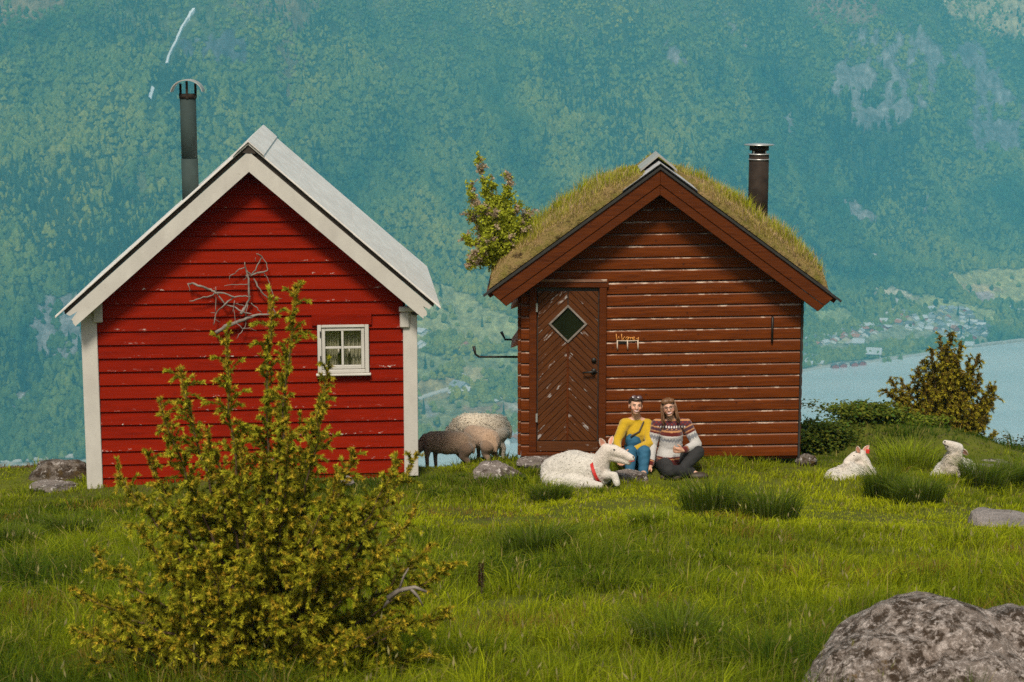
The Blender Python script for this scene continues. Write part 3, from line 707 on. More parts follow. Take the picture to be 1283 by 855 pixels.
# ---- red cabin
RED_O = at(315, 606, 20.3); RED_A = R(5)
red = empty('red_cabin', RED_O, RED_A, 'small red clapboard cabin with white trim and a white-painted roof', 'cabin')
RM = frame_of(RED_O, RED_A)
rx0, rx1, rax, raz, rsl = -1.655, 1.735, 0.07, 3.86, 0.872
WX0, WX1, WZ0, WZ1 = 0.80, 1.325, 1.29, 1.805        # window hole
DEPTH = 3.1; BDEPTH = 1.15
pitch = 0.1515; zb0 = 0.119 - pitch
def rwall_x(z):    # half extents under the roof
    h = (raz - 0.17 - z) / rsl
    return max(rx0, rax - h), min(rx1, rax + h)
k = 0; z = zb0
while z + pitch < raz - 0.28:
    a, b = rwall_x(z + pitch)
    a_s = [(a, b)]
    if z + pitch > WZ0 - 0.02 and z < WZ1 + 0.13 - 0.10:
        a_s = [(a, WX0 - 0.03), (WX1 + 0.03, b)]
    for (p, q) in a_s:
        if q - p < 0.08: continue
        o = extrude_x(CLAP, 0, q - p).build('plank', MAT['red_paint'], red, loc=(p, 0.002 * random.uniform(-1, 1), z))
        o.rotation_euler = (0, R(random.uniform(-0.12, 0.12)), 0)
    z += pitch; k += 1
# the wall behind the boards, hollow, with the window opening
tz_ = raz - 0.20
wl = MB()
def wall_top(x): return tz_ - rsl * abs(x - rax)
wl.prism([(rx0, -0.05), (WX0, -0.05), (WX0, wall_top(WX0)), (rax, tz_), (rx0, wall_top(rx0))], 0.006, 0.10)
wl.prism([(WX1, -0.05), (rx1, -0.05), (rx1, wall_top(rx1)), (WX1, wall_top(WX1))], 0.006, 0.10)
wl.prism([(WX0, -0.05), (WX1, -0.05), (WX1, WZ0), (WX0, WZ0)], 0.006, 0.10)
wl.prism([(WX0, WZ1), (WX1, WZ1), (WX1, wall_top(WX1)), (WX0, wall_top(WX0))], 0.006, 0.10)
wl.prism([(rx0, -0.05), (rx1, -0.05), (rx1, wall_top(rx1)), (rax, tz_), (rx0, wall_top(rx0))], DEPTH - 0.1, DEPTH)
wl.box(rx0 - 0.01, rx0 + 0.09, 0.11, DEPTH - 0.11, -0.05, wall_top(rx0) + 0.02); wl.box(rx1 - 0.09, rx1 + 0.01, 0.11, DEPTH - 0.11, -0.05, wall_top(rx1) + 0.02)
wl.box(rx0, rx1, 0.11, DEPTH - 0.11, -0.06, -0.02)
tag(wl.build('wall', MAT['red_paint'], red), kind='stuff')
side_me = extrude_x(CLAP, 0, DEPTH - 0.1).mesh('side_plank'); side_me.materials.append(MAT['red_paint'])
for i in range(14):
    zz = zb0 + i * pitch
    link_mesh('plank', side_me, None, red, (rx1 + 0.013, 0.06, zz), (0, 0, R(90)))
    link_mesh('plank', side_me, None, red, (rx0 - 0.013, DEPTH - 0.04, zz), (0, 0, R(-90)))
# corner posts, brackets
for (p, q, z0, z1) in ((-1.83, -1.655, -0.03, 2.11), (1.735, 1.895, 0.06, 1.97)):
    MB().box(p, q, -0.05, 0.12, z0, z1).build('corner_post', MAT['white_paint'], red, bevel=0.006)
MB().box(-1.69, -1.585, -0.085, -0.052, 1.88, 2.14).build('bracket', MAT['white_paint'], red, bevel=0.012)
MB().box(1.70, 1.81, -0.085, -0.052, 1.775, 1.955).build('bracket', MAT['white_paint'], red, bevel=0.014)
MB().box(1.69, 1.98, -0.11, 0.02, 1.96, 2.015).build('bracket', MAT['white_paint'], red, bevel=0.01)
MB().box(1.83, 1.99, -0.10, 0.10, 1.925, 1.957).build('moss_edge', MAT['dark_gap'], red, bevel=0.008)
# barge boards (two planks a side, ends frayed)
for sd, xe in ((-1, -1.945), (1, 2.05)):
    # one wide board, its lower end split and frayed
    pl = rafter_poly(sd, rax, raz, rsl, xe, 0.085, 0.305, 0.42)
    t0, t1 = pl[1], pl[2]; fr = []
    for i_ in range(1, 8):
        q = i_ / 8; e_ = 0.018 * random.uniform(-1, 1) + (-0.10 if i_ in (3,) else 0.0)
        fr.append((t0[0] + (t1[0] - t0[0]) * q + sd * e_ * 0.75, t0[1] + (t1[1] - t0[1]) * q - e_ * 0.66))
    MB().prism([pl[0], t0] + fr + [t1, pl[3]], -0.285, -0.255).build('barge_board', MAT['white_paint'], red)
    pl = rafter_poly(sd, rax, raz, rsl, xe + sd * 0.03, 0.030, 0.082, 0.2)
    MB().prism(pl, -0.25, DEPTH + 0.2).build('roof_deck', MAT['dark_gap'], red)
    # the painted roof sheets, laid from eave to ridge
    ends = [0.0, 0.55, 1.15, 1.75, abs(xe - rax) + (0.10 if sd > 0 else 0.12)]
    for i in range(4):
        xa, xb = ends[i] - (0.0 if i == 0 else 0.03), ends[i + 1] + (0.05 if i < 3 else 0)
        lift = 0.004 * (3 - i)
        po = [(rax + sd * xa, raz - rsl * xa + lift), (rax + sd * xb, raz - rsl * xb + lift - (0.006 if i < 3 else 0)),
              (rax + sd * xb, raz - rsl * xb + lift - 0.028), (rax + sd * xa, raz - rsl * xa + lift - 0.026)]
        m = MB().prism(po, -0.315 + random.uniform(-0.012, 0.012), DEPTH + 0.22)
        m.build('roof_sheet', MAT['white_roof'], red, bevel=0.003)
rc = MB()
for sd in (-1, 1):
    rc.prism([(rax, raz + 0.035), (rax + sd * 0.17, raz + 0.030 - rsl * 0.17), (rax + sd * 0.17, raz + 0.018 - rsl * 0.17), (rax, raz + 0.020)], -0.33, DEPTH + 0.24)
tag(rc.build('ridge_cap', MAT['white_roof'], red), kind='stuff')
MB().prism([(rax - 0.07, raz - 0.10), (rax + 0.08, raz - 0.11), (rax + 0.03, raz - 0.03), (rax - 0.03, raz - 0.03)], -0.29, -0.25).build('ridge_end', MAT['dark_gap'], red)
# footing stones
for i in range(7):
    x = -1.5 + i * 0.52 + random.uniform(-0.08, 0.08)
    bm = bmesh.new(); bmesh.ops.create_icosphere(bm, subdivisions=3, radius=1.0)
    for v_ in bm.verts:
        v_.co *= 1 + 0.35 * mnoise.noise(v_.co * 1.4 + Vector((i * 7, 0, 0)))
        v_.co.x *= 0.20; v_.co.y *= 0.13; v_.co.z *= 0.09
    me = bpy.data.meshes.new('footing_stone'); bm.to_mesh(me); bm.free()
    link_mesh('footing_stone', me, MAT['foundation'], red, (x, 0.04, -0.10))
# header board
o = MB().box(0.715, 1.385, -0.062, -0.038, 0, 0.132).build('header_board', MAT['red_paint'], red, bevel=0.004, loc=(0, 0, 1.808)); o.rotation_euler = (0, R(-0.3), 0)
# window
wroot = empty('window', (0, 0, 0)); wroot.parent = red
fx0, fx1, fz0, fz1 = 0.775, 1.350, 1.268, 1.822
for (a, b, c_, d_) in ((fx0, fx0 + 0.045, fz0, fz1), (fx1 - 0.045, fx1, fz0, fz1), (fx0 + 0.046, fx1 - 0.046, fz1 - 0.035, fz1), (fx0 + 0.046, fx1 - 0.046, fz0, fz0 + 0.04)):
    MB().box(a, b, -0.065, 0.03, c_, d_).build('casing', MAT['white_paint'], wroot, bevel=0.005)
sx0, sx1, sz0, sz1 = fx0 + 0.05, fx1 - 0.05, fz0 + 0.045, fz1 - 0.04
for (a, b, c_, d_) in ((sx0, sx0 + 0.036, sz0, sz1), (sx1 - 0.036, sx1, sz0, sz1), (sx0 + 0.037, sx1 - 0.037, sz1 - 0.034, sz1), (sx0 + 0.037, sx1 - 0.037, sz0, sz0 + 0.042)):
    MB().box(a, b, -0.05, -0.015, c_, d_).build('sash', MAT['white_paint'], wroot, bevel=0.004)
cx, cz = (sx0 + sx1) / 2 - 0.008, sz0 + (sz1 - sz0) * 0.52
MB().box(cx - 0.013, cx + 0.013, -0.048, -0.018, sz0 + 0.043, sz1 - 0.035).build('glazing_bar', MAT['white_paint'], wroot, bevel=0.003)
MB().box(sx0 + 0.037, cx - 0.014, -0.048, -0.018, cz - 0.012, cz + 0.012).build('glazing_bar', MAT['white_paint'], wroot, bevel=0.003)
MB().box(cx + 0.014, sx1 - 0.037, -0.048, -0.018, cz - 0.012, cz + 0.012).build('glazing_bar', MAT['white_paint'], wroot, bevel=0.003)
for (a, b) in ((sx0 + 0.036, cx - 0.013), (cx + 0.013, sx1 - 0.036)):
    for (c_, d_) in ((sz0 + 0.042, cz - 0.012), (cz + 0.012, sz1 - 0.034)):
        MB().box(a, b, -0.031, -0.028, c_, d_).build('pane', MAT['pane_glass'], wroot)
MB().box(fx0 - 0.02, fx1 + 0.02, -0.09, -0.02, fz0 - 0.028, fz0 - 0.003).build('sill', MAT['white_paint'], wroot, bevel=0.006)
for zz in (1.40, 1.68): MB().box(fx0 + 0.028, fx0 + 0.040, -0.075, -0.066, zz, zz + 0.07).build('hinge', MAT['black_iron'], wroot)
for (a, b) in ((WX0 - 0.01, cx - 0.035), (cx + 0.01, WX1 + 0.02)):
    V_ = []; F_ = []; nn = 60
    for i in range(nn + 1):
        t = i / nn; x = a + (b - a) * t; y = 0.075 + 0.018 * math.sin(t * 44 + 1.3 * math.sin(t * 9))
        V_ += [(x, y, WZ0 - 0.05), (x, y, WZ1 + 0.05), (x, y + 0.004, WZ0 - 0.05), (x, y + 0.004, WZ1 + 0.05)]
    for i in range(nn):
        j = 4 * i; F_ += [(j, j + 4, j + 5, j + 1), (j + 2, j + 3, j + 7, j + 6)]
    MB().add(V_, F_).build('curtain', MAT['curtain'], wroot, True)
MB().box(WX0 - 0.02, WX1 + 0.02, 0.035, 0.06, WZ0 - 0.03, WZ0 + 0.005).build('inner_sill', MAT['old_wood'], wroot)
for k_, (x, lab) in enumerate(((cx - 0.045, 'left'), (cx + 0.075, 'right'))):
    c0 = empty('candlestick', RM @ Vector((x, 0.045, WZ0 + 0.006)), RED_A, '%s of two dark candlesticks with a white candle inside the cabin window' % lab, 'candlestick')
    MB().tube([(0, 0, 0), (0, 0, 0.012), (0, 0, 0.03), (0, 0, 0.16), (0, 0, 0.175)], [0.026, 0.026, 0.014, 0.014, 0.02], 10).build('stem', MAT['black_iron'], c0, True)
    MB().tube([(0, 0, 0.176), (0, 0, 0.24)], [0.010, 0.009], 8).build('candle', MAT['wax'], c0, True)
# chimney pipe with its arched cowl
cb, ct = at(240, 240, 21.6), at(236, 118, 21.6)
lp = RM.inverted() @ Vector((ct.x * 0.5 + cb.x * 0.5 - 0.01, 21.6, 0)); zt = (RM.inverted() @ ct).z
ch = empty('chimney', (lp.x, lp.y, zt - 1.35)); ch.parent = red
MB().tube([(0, 0, 0), (0, 0, 0.60)], 0.098, 24).build('pipe', MAT['stovepipe_green'], ch, True)
MB().tube([(0, 0, 0.602), (0, 0, 1.35)], 0.094, 24).build('pipe', MAT['stovepipe_green'], ch, True)
MB().tube([(0, 0, 1.30), (0, 0, 1.352)], 0.102, 24).build('band', MAT['stovepipe_black'], ch, True)
for a in (30, 150, 270):
    x, y = 0.100 * math.cos(R(a)), 0.100 * math.sin(R(a))
    MB().box(x - 0.014, x + 0.014, y - 0.006, y + 0.006, 1.30, 1.50 if a == 270 else 1.47).build('strut', MAT['stovepipe_black'], ch)
ar = [(0.185 * math.cos(R(t)), 1.365 + 0.155 * math.sin(R(t))) for t in range(4, 177, 8)]
ai = [(0.176 * math.cos(R(t)), 1.365 + 0.145 * math.sin(R(t))) for t in range(176, 3, -8)]
MB().prism(ar + ai, -0.19, 0.19).build('cowl', MAT['cap_steel'], ch)

# gnarled driftwood branch hung on the wall
def wall_pt(u, v, out):
    d = ray(u, v); nrm = Vector((-math.sin(RED_A), math.cos(RED_A), 0)); o0 = RED_O - nrm * (0.04 + out)
    t = (o0 - Vector((0, 0, CAMZ))).dot(nrm) / d.dot(nrm); return Vector((0, 0, CAMZ)) + d * t
def bpx(pts, outs): return [wall_pt(225 + x / 7.77, 315 + y / 7.77, o) for (x, y), o in zip(pts, outs)]
dw = MB()
BR = [([(350, 795), (450, 735), (560, 690), (660, 650), (740, 625), (830, 612), (950, 615)], [3.6, 3.4, 3.0, 2.6, 2.2, 1.7, 1.0]),
      ([(600, 610), (640, 545), (670, 480), (672, 400), (672, 270), (650, 190), (635, 105)], [2.6, 2.4, 2.0, 1.7, 1.4, 1.2, 0.8]),
      ([(80, 315), (150, 320), (230, 345), (300, 375), (350, 405), (430, 410), (530, 445), (620, 435), (690, 440)], [1.5, 1.9, 2.0, 1.9, 1.7, 1.4, 1.3, 1.2, 1.0]),
      ([(95, 490), (200, 465), (300, 430), (360, 405)], [0.8, 1.0, 1.1, 1.1]), ([(85, 315), (100, 390)], [0.8, 0.5]),
      ([(440, 515), (390, 450), (360, 410)], [1.3, 1.1, 0.9]), ([(530, 445), (440, 515), (360, 590), (345, 640), (330, 720)], [1.3, 1.3, 1.0, 1.2, 0.8]),
      ([(440, 515), (530, 540), (610, 590), (700, 610)], [1.2, 1.2, 1.2, 0.9]), ([(355, 350), (355, 470), (350, 600)], [0.5, 0.7, 0.7]), ([(300, 600), (350, 600)], [0.5, 0.6]), ([(345, 655), (400, 700)], [0.6, 0.3]),
      ([(650, 190), (690, 230), (740, 185), (770, 110), (800, 60), (745, 25)], [1.2, 1.3, 1.1, 0.9, 0.8, 0.5]), ([(745, 25), (800, 50), (845, 110), (860, 170), (845, 195)], [0.6, 0.8, 0.9, 0.9, 1.0]),
      ([(690, 240), (760, 215), (850, 190)], [1.2, 1.5, 1.3]), ([(820, 215), (870, 290), (890, 370), (930, 460)], [0.8, 0.7, 0.7, 0.5]), ([(720, 260), (760, 340), (820, 420), (870, 460)], [1.4, 1.4, 1.3, 1.0]),
      ([(640, 160), (580, 175), (540, 215), (490, 240), (487, 285)], [0.9, 0.8, 0.8, 0.7, 0.4]), ([(430, 338), (560, 328), (670, 322)], [0.4, 0.7, 0.9]), ([(620, 280), (680, 230)], [0.5, 0.9]),
      ([(690, 500), (750, 550), (800, 600)], [0.8, 0.8, 0.8]), ([(660, 520), (650, 640), (640, 740), (600, 790), (555, 855)], [0.7, 0.7, 0.7, 0.7, 0.5]), ([(530, 560), (540, 680), (600, 750), (690, 750), (750, 775)], [0.5, 0.6, 0.7, 0.6, 0.4]),
      ([(540, 515), (600, 520), (640, 540)], [0.6, 0.6, 0.6]), ([(850, 600), (905, 545), (900, 510)], [0.9, 0.9, 0.6]), ([(930, 460), (1000, 462)], [0.5, 0.3]), ([(740, 110), (740, 60)], [0.6, 0.3]), ([(905, 550), (945, 610)], [0.8, 1.0]), ([(530, 480), (510, 600)], [0.6, 0.4])]
wob = random.Random(4)
base_pt = RED_O
for pts, rad in BR:
    outs = [0.05 + 0.05 * wob.random() for _ in pts]
    P3 = bpx(pts, outs); fine = []; fr = []
    for i in range(len(P3) - 1):
        for t in (0, 0.33, 0.66):
            q = P3[i].lerp(P3[i + 1], t); fine.append(q + Vector((wob.gauss(0, 1), wob.gauss(0, 1), wob.gauss(0, 1))) * 0.004); fr.append((rad[i] * (1 - t) + rad[i + 1] * t) * 0.0066 * wob.uniform(0.85, 1.2))
    fine.append(P3[-1]); fr.append(rad[-1] * 0.0060)
    dw.tube(fine, fr, 7)
tag(dw.build('driftwood_branch', MAT['old_wood'], None, True), 'bleached gnarled branch hung on the red cabin wall', 'branch')

# ---- brown cabin
BRN_O = at(826, 572, 21.0); BRN_A = R(-1.0)
brn = empty('brown_cabin', BRN_O, BRN_A, 'brown stained log cabin with grass turf roof and chevron plank door', 'cabin')
BM_ = frame_of(BRN_O, BRN_A)
bx0, bx1, bax, baz, bsl = -1.62, 1.61, -0.05, 3.415, 0.731
bp = 0.1385; tilt = R(-1.1)
DX0, DX1, DZ1 = -1.525, -0.632, 2.09
def bwall_x(z):
    h = (baz - 0.10 - z) / bsl; return max(bx0, bax - h), min(bx1, bax + h)
z = 0.0; k = 0
while z + bp < baz - 0.2:
    a, b = bwall_x(z + bp + 0.02)
    segs = [(a, b)] if z > DZ1 - 0.07 else [(a, DX0 + 0.01), (DX1 - 0.01, b)]
    for (p, q) in segs:
        if q - p < 0.05: continue
        tl = tilt if q - p > 0.3 else 0.0
        zc = z + (math.tan(-tl) * (-(q - p) / 2) if tl else 0)
        o = extrude_x(LOGP, 0, q - p).build('plank', MAT['brown_stain'], brn, loc=(p, random.uniform(-0.002, 0.002), zc))
        o.rotation_euler = (0, tl + R(random.uniform(-0.1, 0.1)), 0)
    z += bp
wl = MB(); tz_ = baz - 0.10
wl.prism([(bx0, -0.02), (bx1, -0.02), (bx1, tz_ - bsl * abs(bx1 - bax)), (bax, tz_), (bx0, tz_ - bsl * abs(bx0 - bax))], 0.008, BDEPTH)
wl.build('wall', MAT['brown_trim'], brn)
side_me = extrude_x(LOGP, 0, BDEPTH - 0.05).mesh('side_plank'); side_me.materials.append(MAT['brown_stain'])
for i in range(14):
    link_mesh('plank', side_me, None, brn, (bx1 + 0.004, 0.03, i * bp), (0, 0, R(90)))
    link_mesh('plank', side_me, None, brn, (bx0 - 0.004, BDEPTH - 0.02, i * bp), (0, 0, R(-90)))
MB().box(bx1 + 0.004, bx1 + 0.028, -0.03, 0.028, -0.02, 1.93).build('corner_strip', MAT['tar_edge'], brn)
MB().box(bx1 + 0.03, bx1 + 0.09, -0.06, 0.06, 1.86, 1.925).build('bracket', MAT['tar_edge'], brn, bevel=0.005)
# door frame and door
for (a, b, c_, d_) in ((DX0, DX0 + 0.085, 0.06, 2.0), (DX1 - 0.085, DX1, 0.06, 2.0), (DX0 - 0.02, DX1 + 0.02, 2.002, DZ1)):
    MB().box(a, b, -0.075, -0.002, c_, d_).build('door_casing', MAT['brown_trim'], brn, bevel=0.006)
MB().box(DX0 - 0.03, DX1 + 0.0, -0.10, -0.004, 0.0, 0.058).build('threshold', MAT['brown_trim'], brn, bevel=0.008)
drips = MB().box(DX0 + 0.01, DX1 + 0.0, -0.085, -0.076, 2.07, 2.10).build('drip_mould', MAT['brown_stain'], brn)
door = empty('door', (0, 0, 0)); door.parent = brn
dx0, dx1, dz0, dz1 = DX0 + 0.088, DX1 - 0.088, 0.19, 1.966
dcx, dcz, dh = (dx0 + dx1) / 2, 1.575, 0.195
MB().box(dx0, dx1, -0.022, -0.004, dz0 - 0.13, dz1 + 0.03).build('door_back', MAT['dark_gap'], door)
o = MB().box(0, dx1 - dx0, -0.05, -0.024, 0, 0.118).build('kick_board', MAT['door_boards'], door, bevel=0.005, loc=(dx0, 0, dz0 - 0.125))
pw = 0.089                                          # vertical pitch of the slanted boards
for sd in (-1, 1):
    za = dz0 - 0.45
    while za < dz1 + 0.5:
        xi, xo = dcx + sd * 0.006, (dx1 - 0.012 if sd > 0 else dx0 + 0.012)
        wdt = abs(xo - xi)
        poly = [(xi, za), (xo, za - wdt), (xo, za - wdt + pw - 0.007), (xi, za + pw - 0.007)]
        for (a, b, c_) in ((0, -1, -(dz0 + 0.004)), (0, 1, dz1 - 0.012)):
            poly = clip_poly(poly, a, b, c_) if poly else poly
        pieces = [poly]
        # keep the diamond pane free
        inside = [p for p in poly if abs(p[0] - dcx) + abs(p[1] - dcz) < dh + 0.02]
        mid = za - wdt * 0.5
        if poly:
            top_c = dcz + dh; bot_c = dcz - dh
            # the board centre line z at the door centre is za + pw/2; boards that cross the diamond keep only their outer piece
            if bot_c - pw < za < top_c - 0.0:
                pieces = []
                pc = clip_poly(poly, -sd, 1, -sd * dcx + dcz - dh - 0.018)     # below the lower outer edge
                if len(pc) >= 3: pieces.append(pc)
                if za < bot_c - 0.0: pass
        for pc in pieces:
            if len(pc) < 3: continue
            ar_ = abs(sum(pc[i][0] * pc[(i + 1) % len(pc)][1] - pc[(i + 1) % len(pc)][0] * pc[i][1] for i in range(len(pc)))) / 2
            if ar_ < 0.0004: continue
            ox, oz = xi, za
            # board-aligned coordinates so the grain follows the board
            ang = R(45) * sd
            loc_poly = [((x - ox) * math.cos(ang) - (zz - oz) * math.sin(ang), (x - ox) * math.sin(ang) + (zz - oz) * math.cos(ang)) for x, zz in pc]
            o = MB().prism(loc_poly, -0.045 + random.uniform(-0.002, 0.002), -0.023).build('plank', MAT['door_boards'], door, bevel=0.003, loc=(ox, 0, oz), rot=(0, ang, 0))
        za += pw
o = MB().box(-0.012, 0.012, -0.050, -0.024, 0, dcz - dh - dz0 - 0.03).build('centre_strip', MAT['brown_trim'], door, bevel=0.003, loc=(dcx, 0, dz0 + 0.005))
dwn = empty('diamond_window', (dcx, 0, dcz)); dwn.parent = door
MB().prism([(-dh, 0), (0, -dh), (dh, 0), (0, dh)], -0.040, -0.030).build('pane', MAT['dark_pane'], dwn)
for q in range(4):
    a0, a1 = R(90 * q), R(90 * q + 90)
    p0 = [(math.cos(a0) * r_, math.sin(a0) * r_) for r_ in (dh, dh + 0.030)]; p1 = [(math.cos(a1) * r_, math.sin(a1) * r_) for r_ in (dh, dh + 0.030)]
    MB().prism([p0[0], p0[1], p1[1], p1[0]], -0.062, -0.026).build('frame', MAT['old_wood'], dwn, bevel=0.002)
hd = empty('handle', (dx1 - 0.055, -0.05, 1.02)); hd.parent = door
MB().tube([(0, 0.005, 0.13), (0, -0.012, 0.13)], 0.030, 14).build('lock_plate', MAT['black_iron'], hd, True)
MB().tube([(0, 0.005, 0), (0, -0.010, 0)], 0.034, 14).build('rose', MAT['black_iron'], hd, True)
MB().tube([(0, 0, 0), (0, -0.05, 0), (-0.03, -0.055, 0.0), (-0.13, -0.05, -0.008)], [0.013, 0.013, 0.013, 0.010], 10).build('lever', MAT['black_iron'], hd, True)
for zz in (0.42, 1.72): MB().box(dx0 - 0.012, dx0 + 0.010, -0.080, -0.046, zz, zz + 0.10).build('hinge', MAT['steel'], door)
# barge boards and roof
for sd, xe in ((-1, -1.965), (1, 1.935)):
    MB().prism(rafter_poly(sd, bax, baz, bsl, xe, 0.035, 0.205, 0.62), -0.34, -0.305).build('barge_board', MAT['brown_trim'], brn, bevel=0.006)
    MB().prism(rafter_poly(sd, bax, baz, bsl, xe - sd * 0.105, 0.207, 0.325, 0.62), -0.33, -0.295).build('barge_board', MAT['brown_trim'], brn, bevel=0.006)
    MB().prism(rafter_poly(sd, bax, baz, bsl, xe + sd * 0.085, 0.0, 0.032, 0.3), -0.36, -0.30).build('drip_edge', MAT['tar_edge'], brn)
    MB().prism(rafter_poly(sd, bax, baz, bsl, xe + sd * 0.05, 0.010, 0.10, 0.5), -0.292, BDEPTH + 0.3).build('roof_deck', MAT['brown_trim'], brn)
# ridge: corrugated metal with a folded cap
for sd in (-1, 1):
    V_ = []; F_ = []; ny_ = 38
    for i in range(ny_ + 1):
        y = -0.33 + i * 0.028; bmp = 0.009 * math.cos(i * math.pi)
        for s_ in (0.0, 0.42):
            V_.append((bax + sd * s_, y, baz - bsl * s_ + 0.03 + bmp)); V_.append((bax + sd * s_, y, baz - bsl * s_ + 0.024 + bmp))
    for i in range(ny_):
        j = 4 * i; F_ += [(j, j + 4, j + 6, j + 2), (j + 1, j + 3, j + 7, j + 5), (j + 2, j + 6, j + 7, j + 3)]
    F_.append((0, 2, 3, 1)); j = 4 * ny_; F_.append((j, j + 1, j + 3, j + 2))
    MB().add(V_, F_).build('ridge_sheet', MAT['ridge_steel'], brn)
    MB().prism([(bax, baz + 0.115), (bax + sd * 0.21, baz + 0.095 - bsl * 0.21), (bax + sd * 0.21, baz + 0.070 - bsl * 0.21), (bax, baz + 0.092)], -0.02, 0.62).build('ridge_cap', MAT['cap_steel'], brn)
# turf, one slab a side
n = N('roof_turf'); v = n.coord('Object', False)
c = n.mix(n.ramp(n.noise(v, 6, 6, 0.7), [(0.35, 0.0), (0.65, 1.0)]), (0.17, 0.15, 0.03), (0.30, 0.20, 0.09))
c = n.mix(n.ramp(n.noise(v, 14, 5, 0.7), [(0.52, 0.0), (0.68, 1.0)]), c, (0.045, 0.028, 0.014))
n.bump(n.noise(v, 30, 6, 0.7), 1.0, 0.04); MAT['roof_turf'] = n.done(c, 0.95, spec=0.05)
S0 = {-1: 0.14, 1: 0.44}; S1 = {-1: 1.94, 1: 1.93}
def S0f(sd, y): return S0[sd] * (1 - smooth01(y, 0.36, 0.62))
def turf_top(sd, s_, y):
    """height of the turf surface above the roof line, s_ metres sideways from the ridge"""
    t = 0.13 + 0.055 * mnoise.noise(Vector((s_ * 3.1, y * 3.1, sd * 5.0))) + 0.03 * mnoise.noise(Vector((s_ * 9, y * 9, 2)))
    t = t * (0.30 + 0.70 * float(smooth01(s_, 0.10, 0.6)))
    t += 0.05 * smooth01(s_, 0.3, 1.2) * (1 if sd < 0 else 0.4)
    s0 = float(S0f(sd, y)); e = min((s_ - s0) / 0.16 if s0 > 0.012 else 1.0, (S1[sd] - s_) / 0.13, (y + 0.30) / 0.10, (BDEPTH + 0.3 - y) / 0.2)
    return t * math.sqrt(max(min(e, 1), 0))
turf_root = empty('turf', (0, 0, 0)); turf_root.parent = brn
for sd in (-1, 1):
    ns, nyy = 56, 70; V_ = []; F_ = []
    for i in range(ns + 1):
        for j in range(nyy + 1):
            y = -0.30 + (BDEPTH + 0.6) * (j / nyy) ** 1.5
            s0 = float(S0f(sd, y)) - 0.004; s_ = s0 + (S1[sd] - s0) * i / ns
            V_.append((bax + sd * s_, y, baz - bsl * s_ + 0.012 + float(turf_top(sd, s_, y))))
    q = nyy + 1
    F_ = [(i * q + j, (i + 1) * q + j, (i + 1) * q + j + 1, i * q + j + 1) for i in range(ns) for j in range(nyy)]
    MB().add(V_, F_).build('turf_slab', MAT['roof_turf'], turf_root, True)
def roof_pt(sd, s_, y): return BM_ @ Vector((bax + sd * s_, y, baz - bsl * s_ + 0.01 + float(turf_top(sd, s_, y))))
# black flue with its flat cap
fy = 21.75; fb, ft = at(950, 290, fy), at(950, 178, fy)
lf = BM_.inverted() @ Vector((at(950.5, 220, fy).x, fy, 0)); zt = (BM_.inverted() @ ft).z
fl = empty('chimney', (lf.x, lf.y, zt - 1.15)); fl.parent = brn
MB().tube([(0, 0, 0), (0, 0, 1.00)], 0.118, 24).build('pipe', MAT['stovepipe_black'], fl, True)
MB().tube([(0, 0, 0.94), (0, 0, 0.952)], 0.127, 24).build('band', MAT['steel'], fl, True)
MB().tube([(0, 0, 1.00), (0, 0, 1.014)], 0.127, 24).build('band', MAT['steel'], fl, True)
MB().tube([(0, 0, 1.014), (0, 0, 1.06)], 0.085, 20).build('throat', MAT['stovepipe_black'], fl, True)
MB().tube([(0, 0, 1.05), (0, 0, 1.10)], 0.115, 24).build('collar', MAT['stovepipe_black'], fl, True)
MB().tube([(0, 0, 1.112), (0, 0, 1.122), (0, 0, 1.135)], [0.178, 0.180, 0.04], 28).build('cap', MAT['steel'], fl, True)
for a in (45, 135, 225, 315):
    x, y = 0.10 * math.cos(R(a)), 0.10 * math.sin(R(a)); MB().box(x - 0.008, x + 0.008, y - 0.006, y + 0.006, 1.0, 1.115).build('strut', MAT['steel'], fl)
# iron bar on the wall, hooks and window hood on the left flank
MB().tube([(0, -0.04, 0), (0, -0.06, 0.0), (0, -0.06, 0.29), (0, -0.04, 0.29)], [0.012, 0.013, 0.015, 0.012], 8).build('iron_bar', MAT['black_iron'], brn, True, loc=(1.28, 0, 1.37))
MB().tube([(0, 0, 0), (-0.30, 0, 0.0), (-0.50, 0, 0.0), (-0.545, 0, 0.03), (-0.565, 0, 0.13)], [0.014, 0.013, 0.013, 0.013, 0.02], 8).build('iron_hook', MAT['black_iron'], brn, True, loc=(bx0 - 0.02, 0.9, 1.02))
MB().tube([(0, 0, 0), (-0.20, 0, 0.0), (-0.25, 0, 0.10)], [0.014, 0.013, 0.02], 8).build('iron_hook', MAT['black_iron'], brn, True, loc=(bx0 - 0.02, 1.7, 1.10))
for zz in (1.70, 1.24): MB().prism([(-0.09, 0), (0, 0.035), (0, 0.13)], 0.25, 0.95).build('window_hood', MAT['far_orange_roof'], brn, loc=(bx0 - 0.035, 0, zz))
# coat rack with wire lettering
rk = empty('coat_rack', (0, 0, 0), 0, None); rk.parent = brn
def sgn(pts): return [((768 + (x - 340) / 12.21 - 826) / 108.5 + 0.0, -0.052, 1.465 - (y - 330) / 12.21 / 106.0) for x, y in pts]
for pts in ([(360, 335), (366, 425), (402, 375), (404, 425)], [(440, 335), (448, 435), (490, 375), (462, 405), (492, 435)], [(505, 412), (520, 385), (545, 380), (540, 415), (515, 425)],
            [(550, 425), (556, 388), (575, 388), (580, 425), (588, 388), (606, 388), (610, 425)], [(615, 405), (645, 398), (636, 380), (616, 392), (620, 425), (648, 422)], [(700, 385), (705, 430), (668, 405), (700, 398)]):
    MB().tube(sgn(pts), 0.0055, 6).build('letter', MAT['orange_wire'], rk, True)
MB().tube(sgn([(372, 440), (520, 442), (705, 438)]), 0.006, 6).build('rail', MAT['pale_wire'], rk, True)
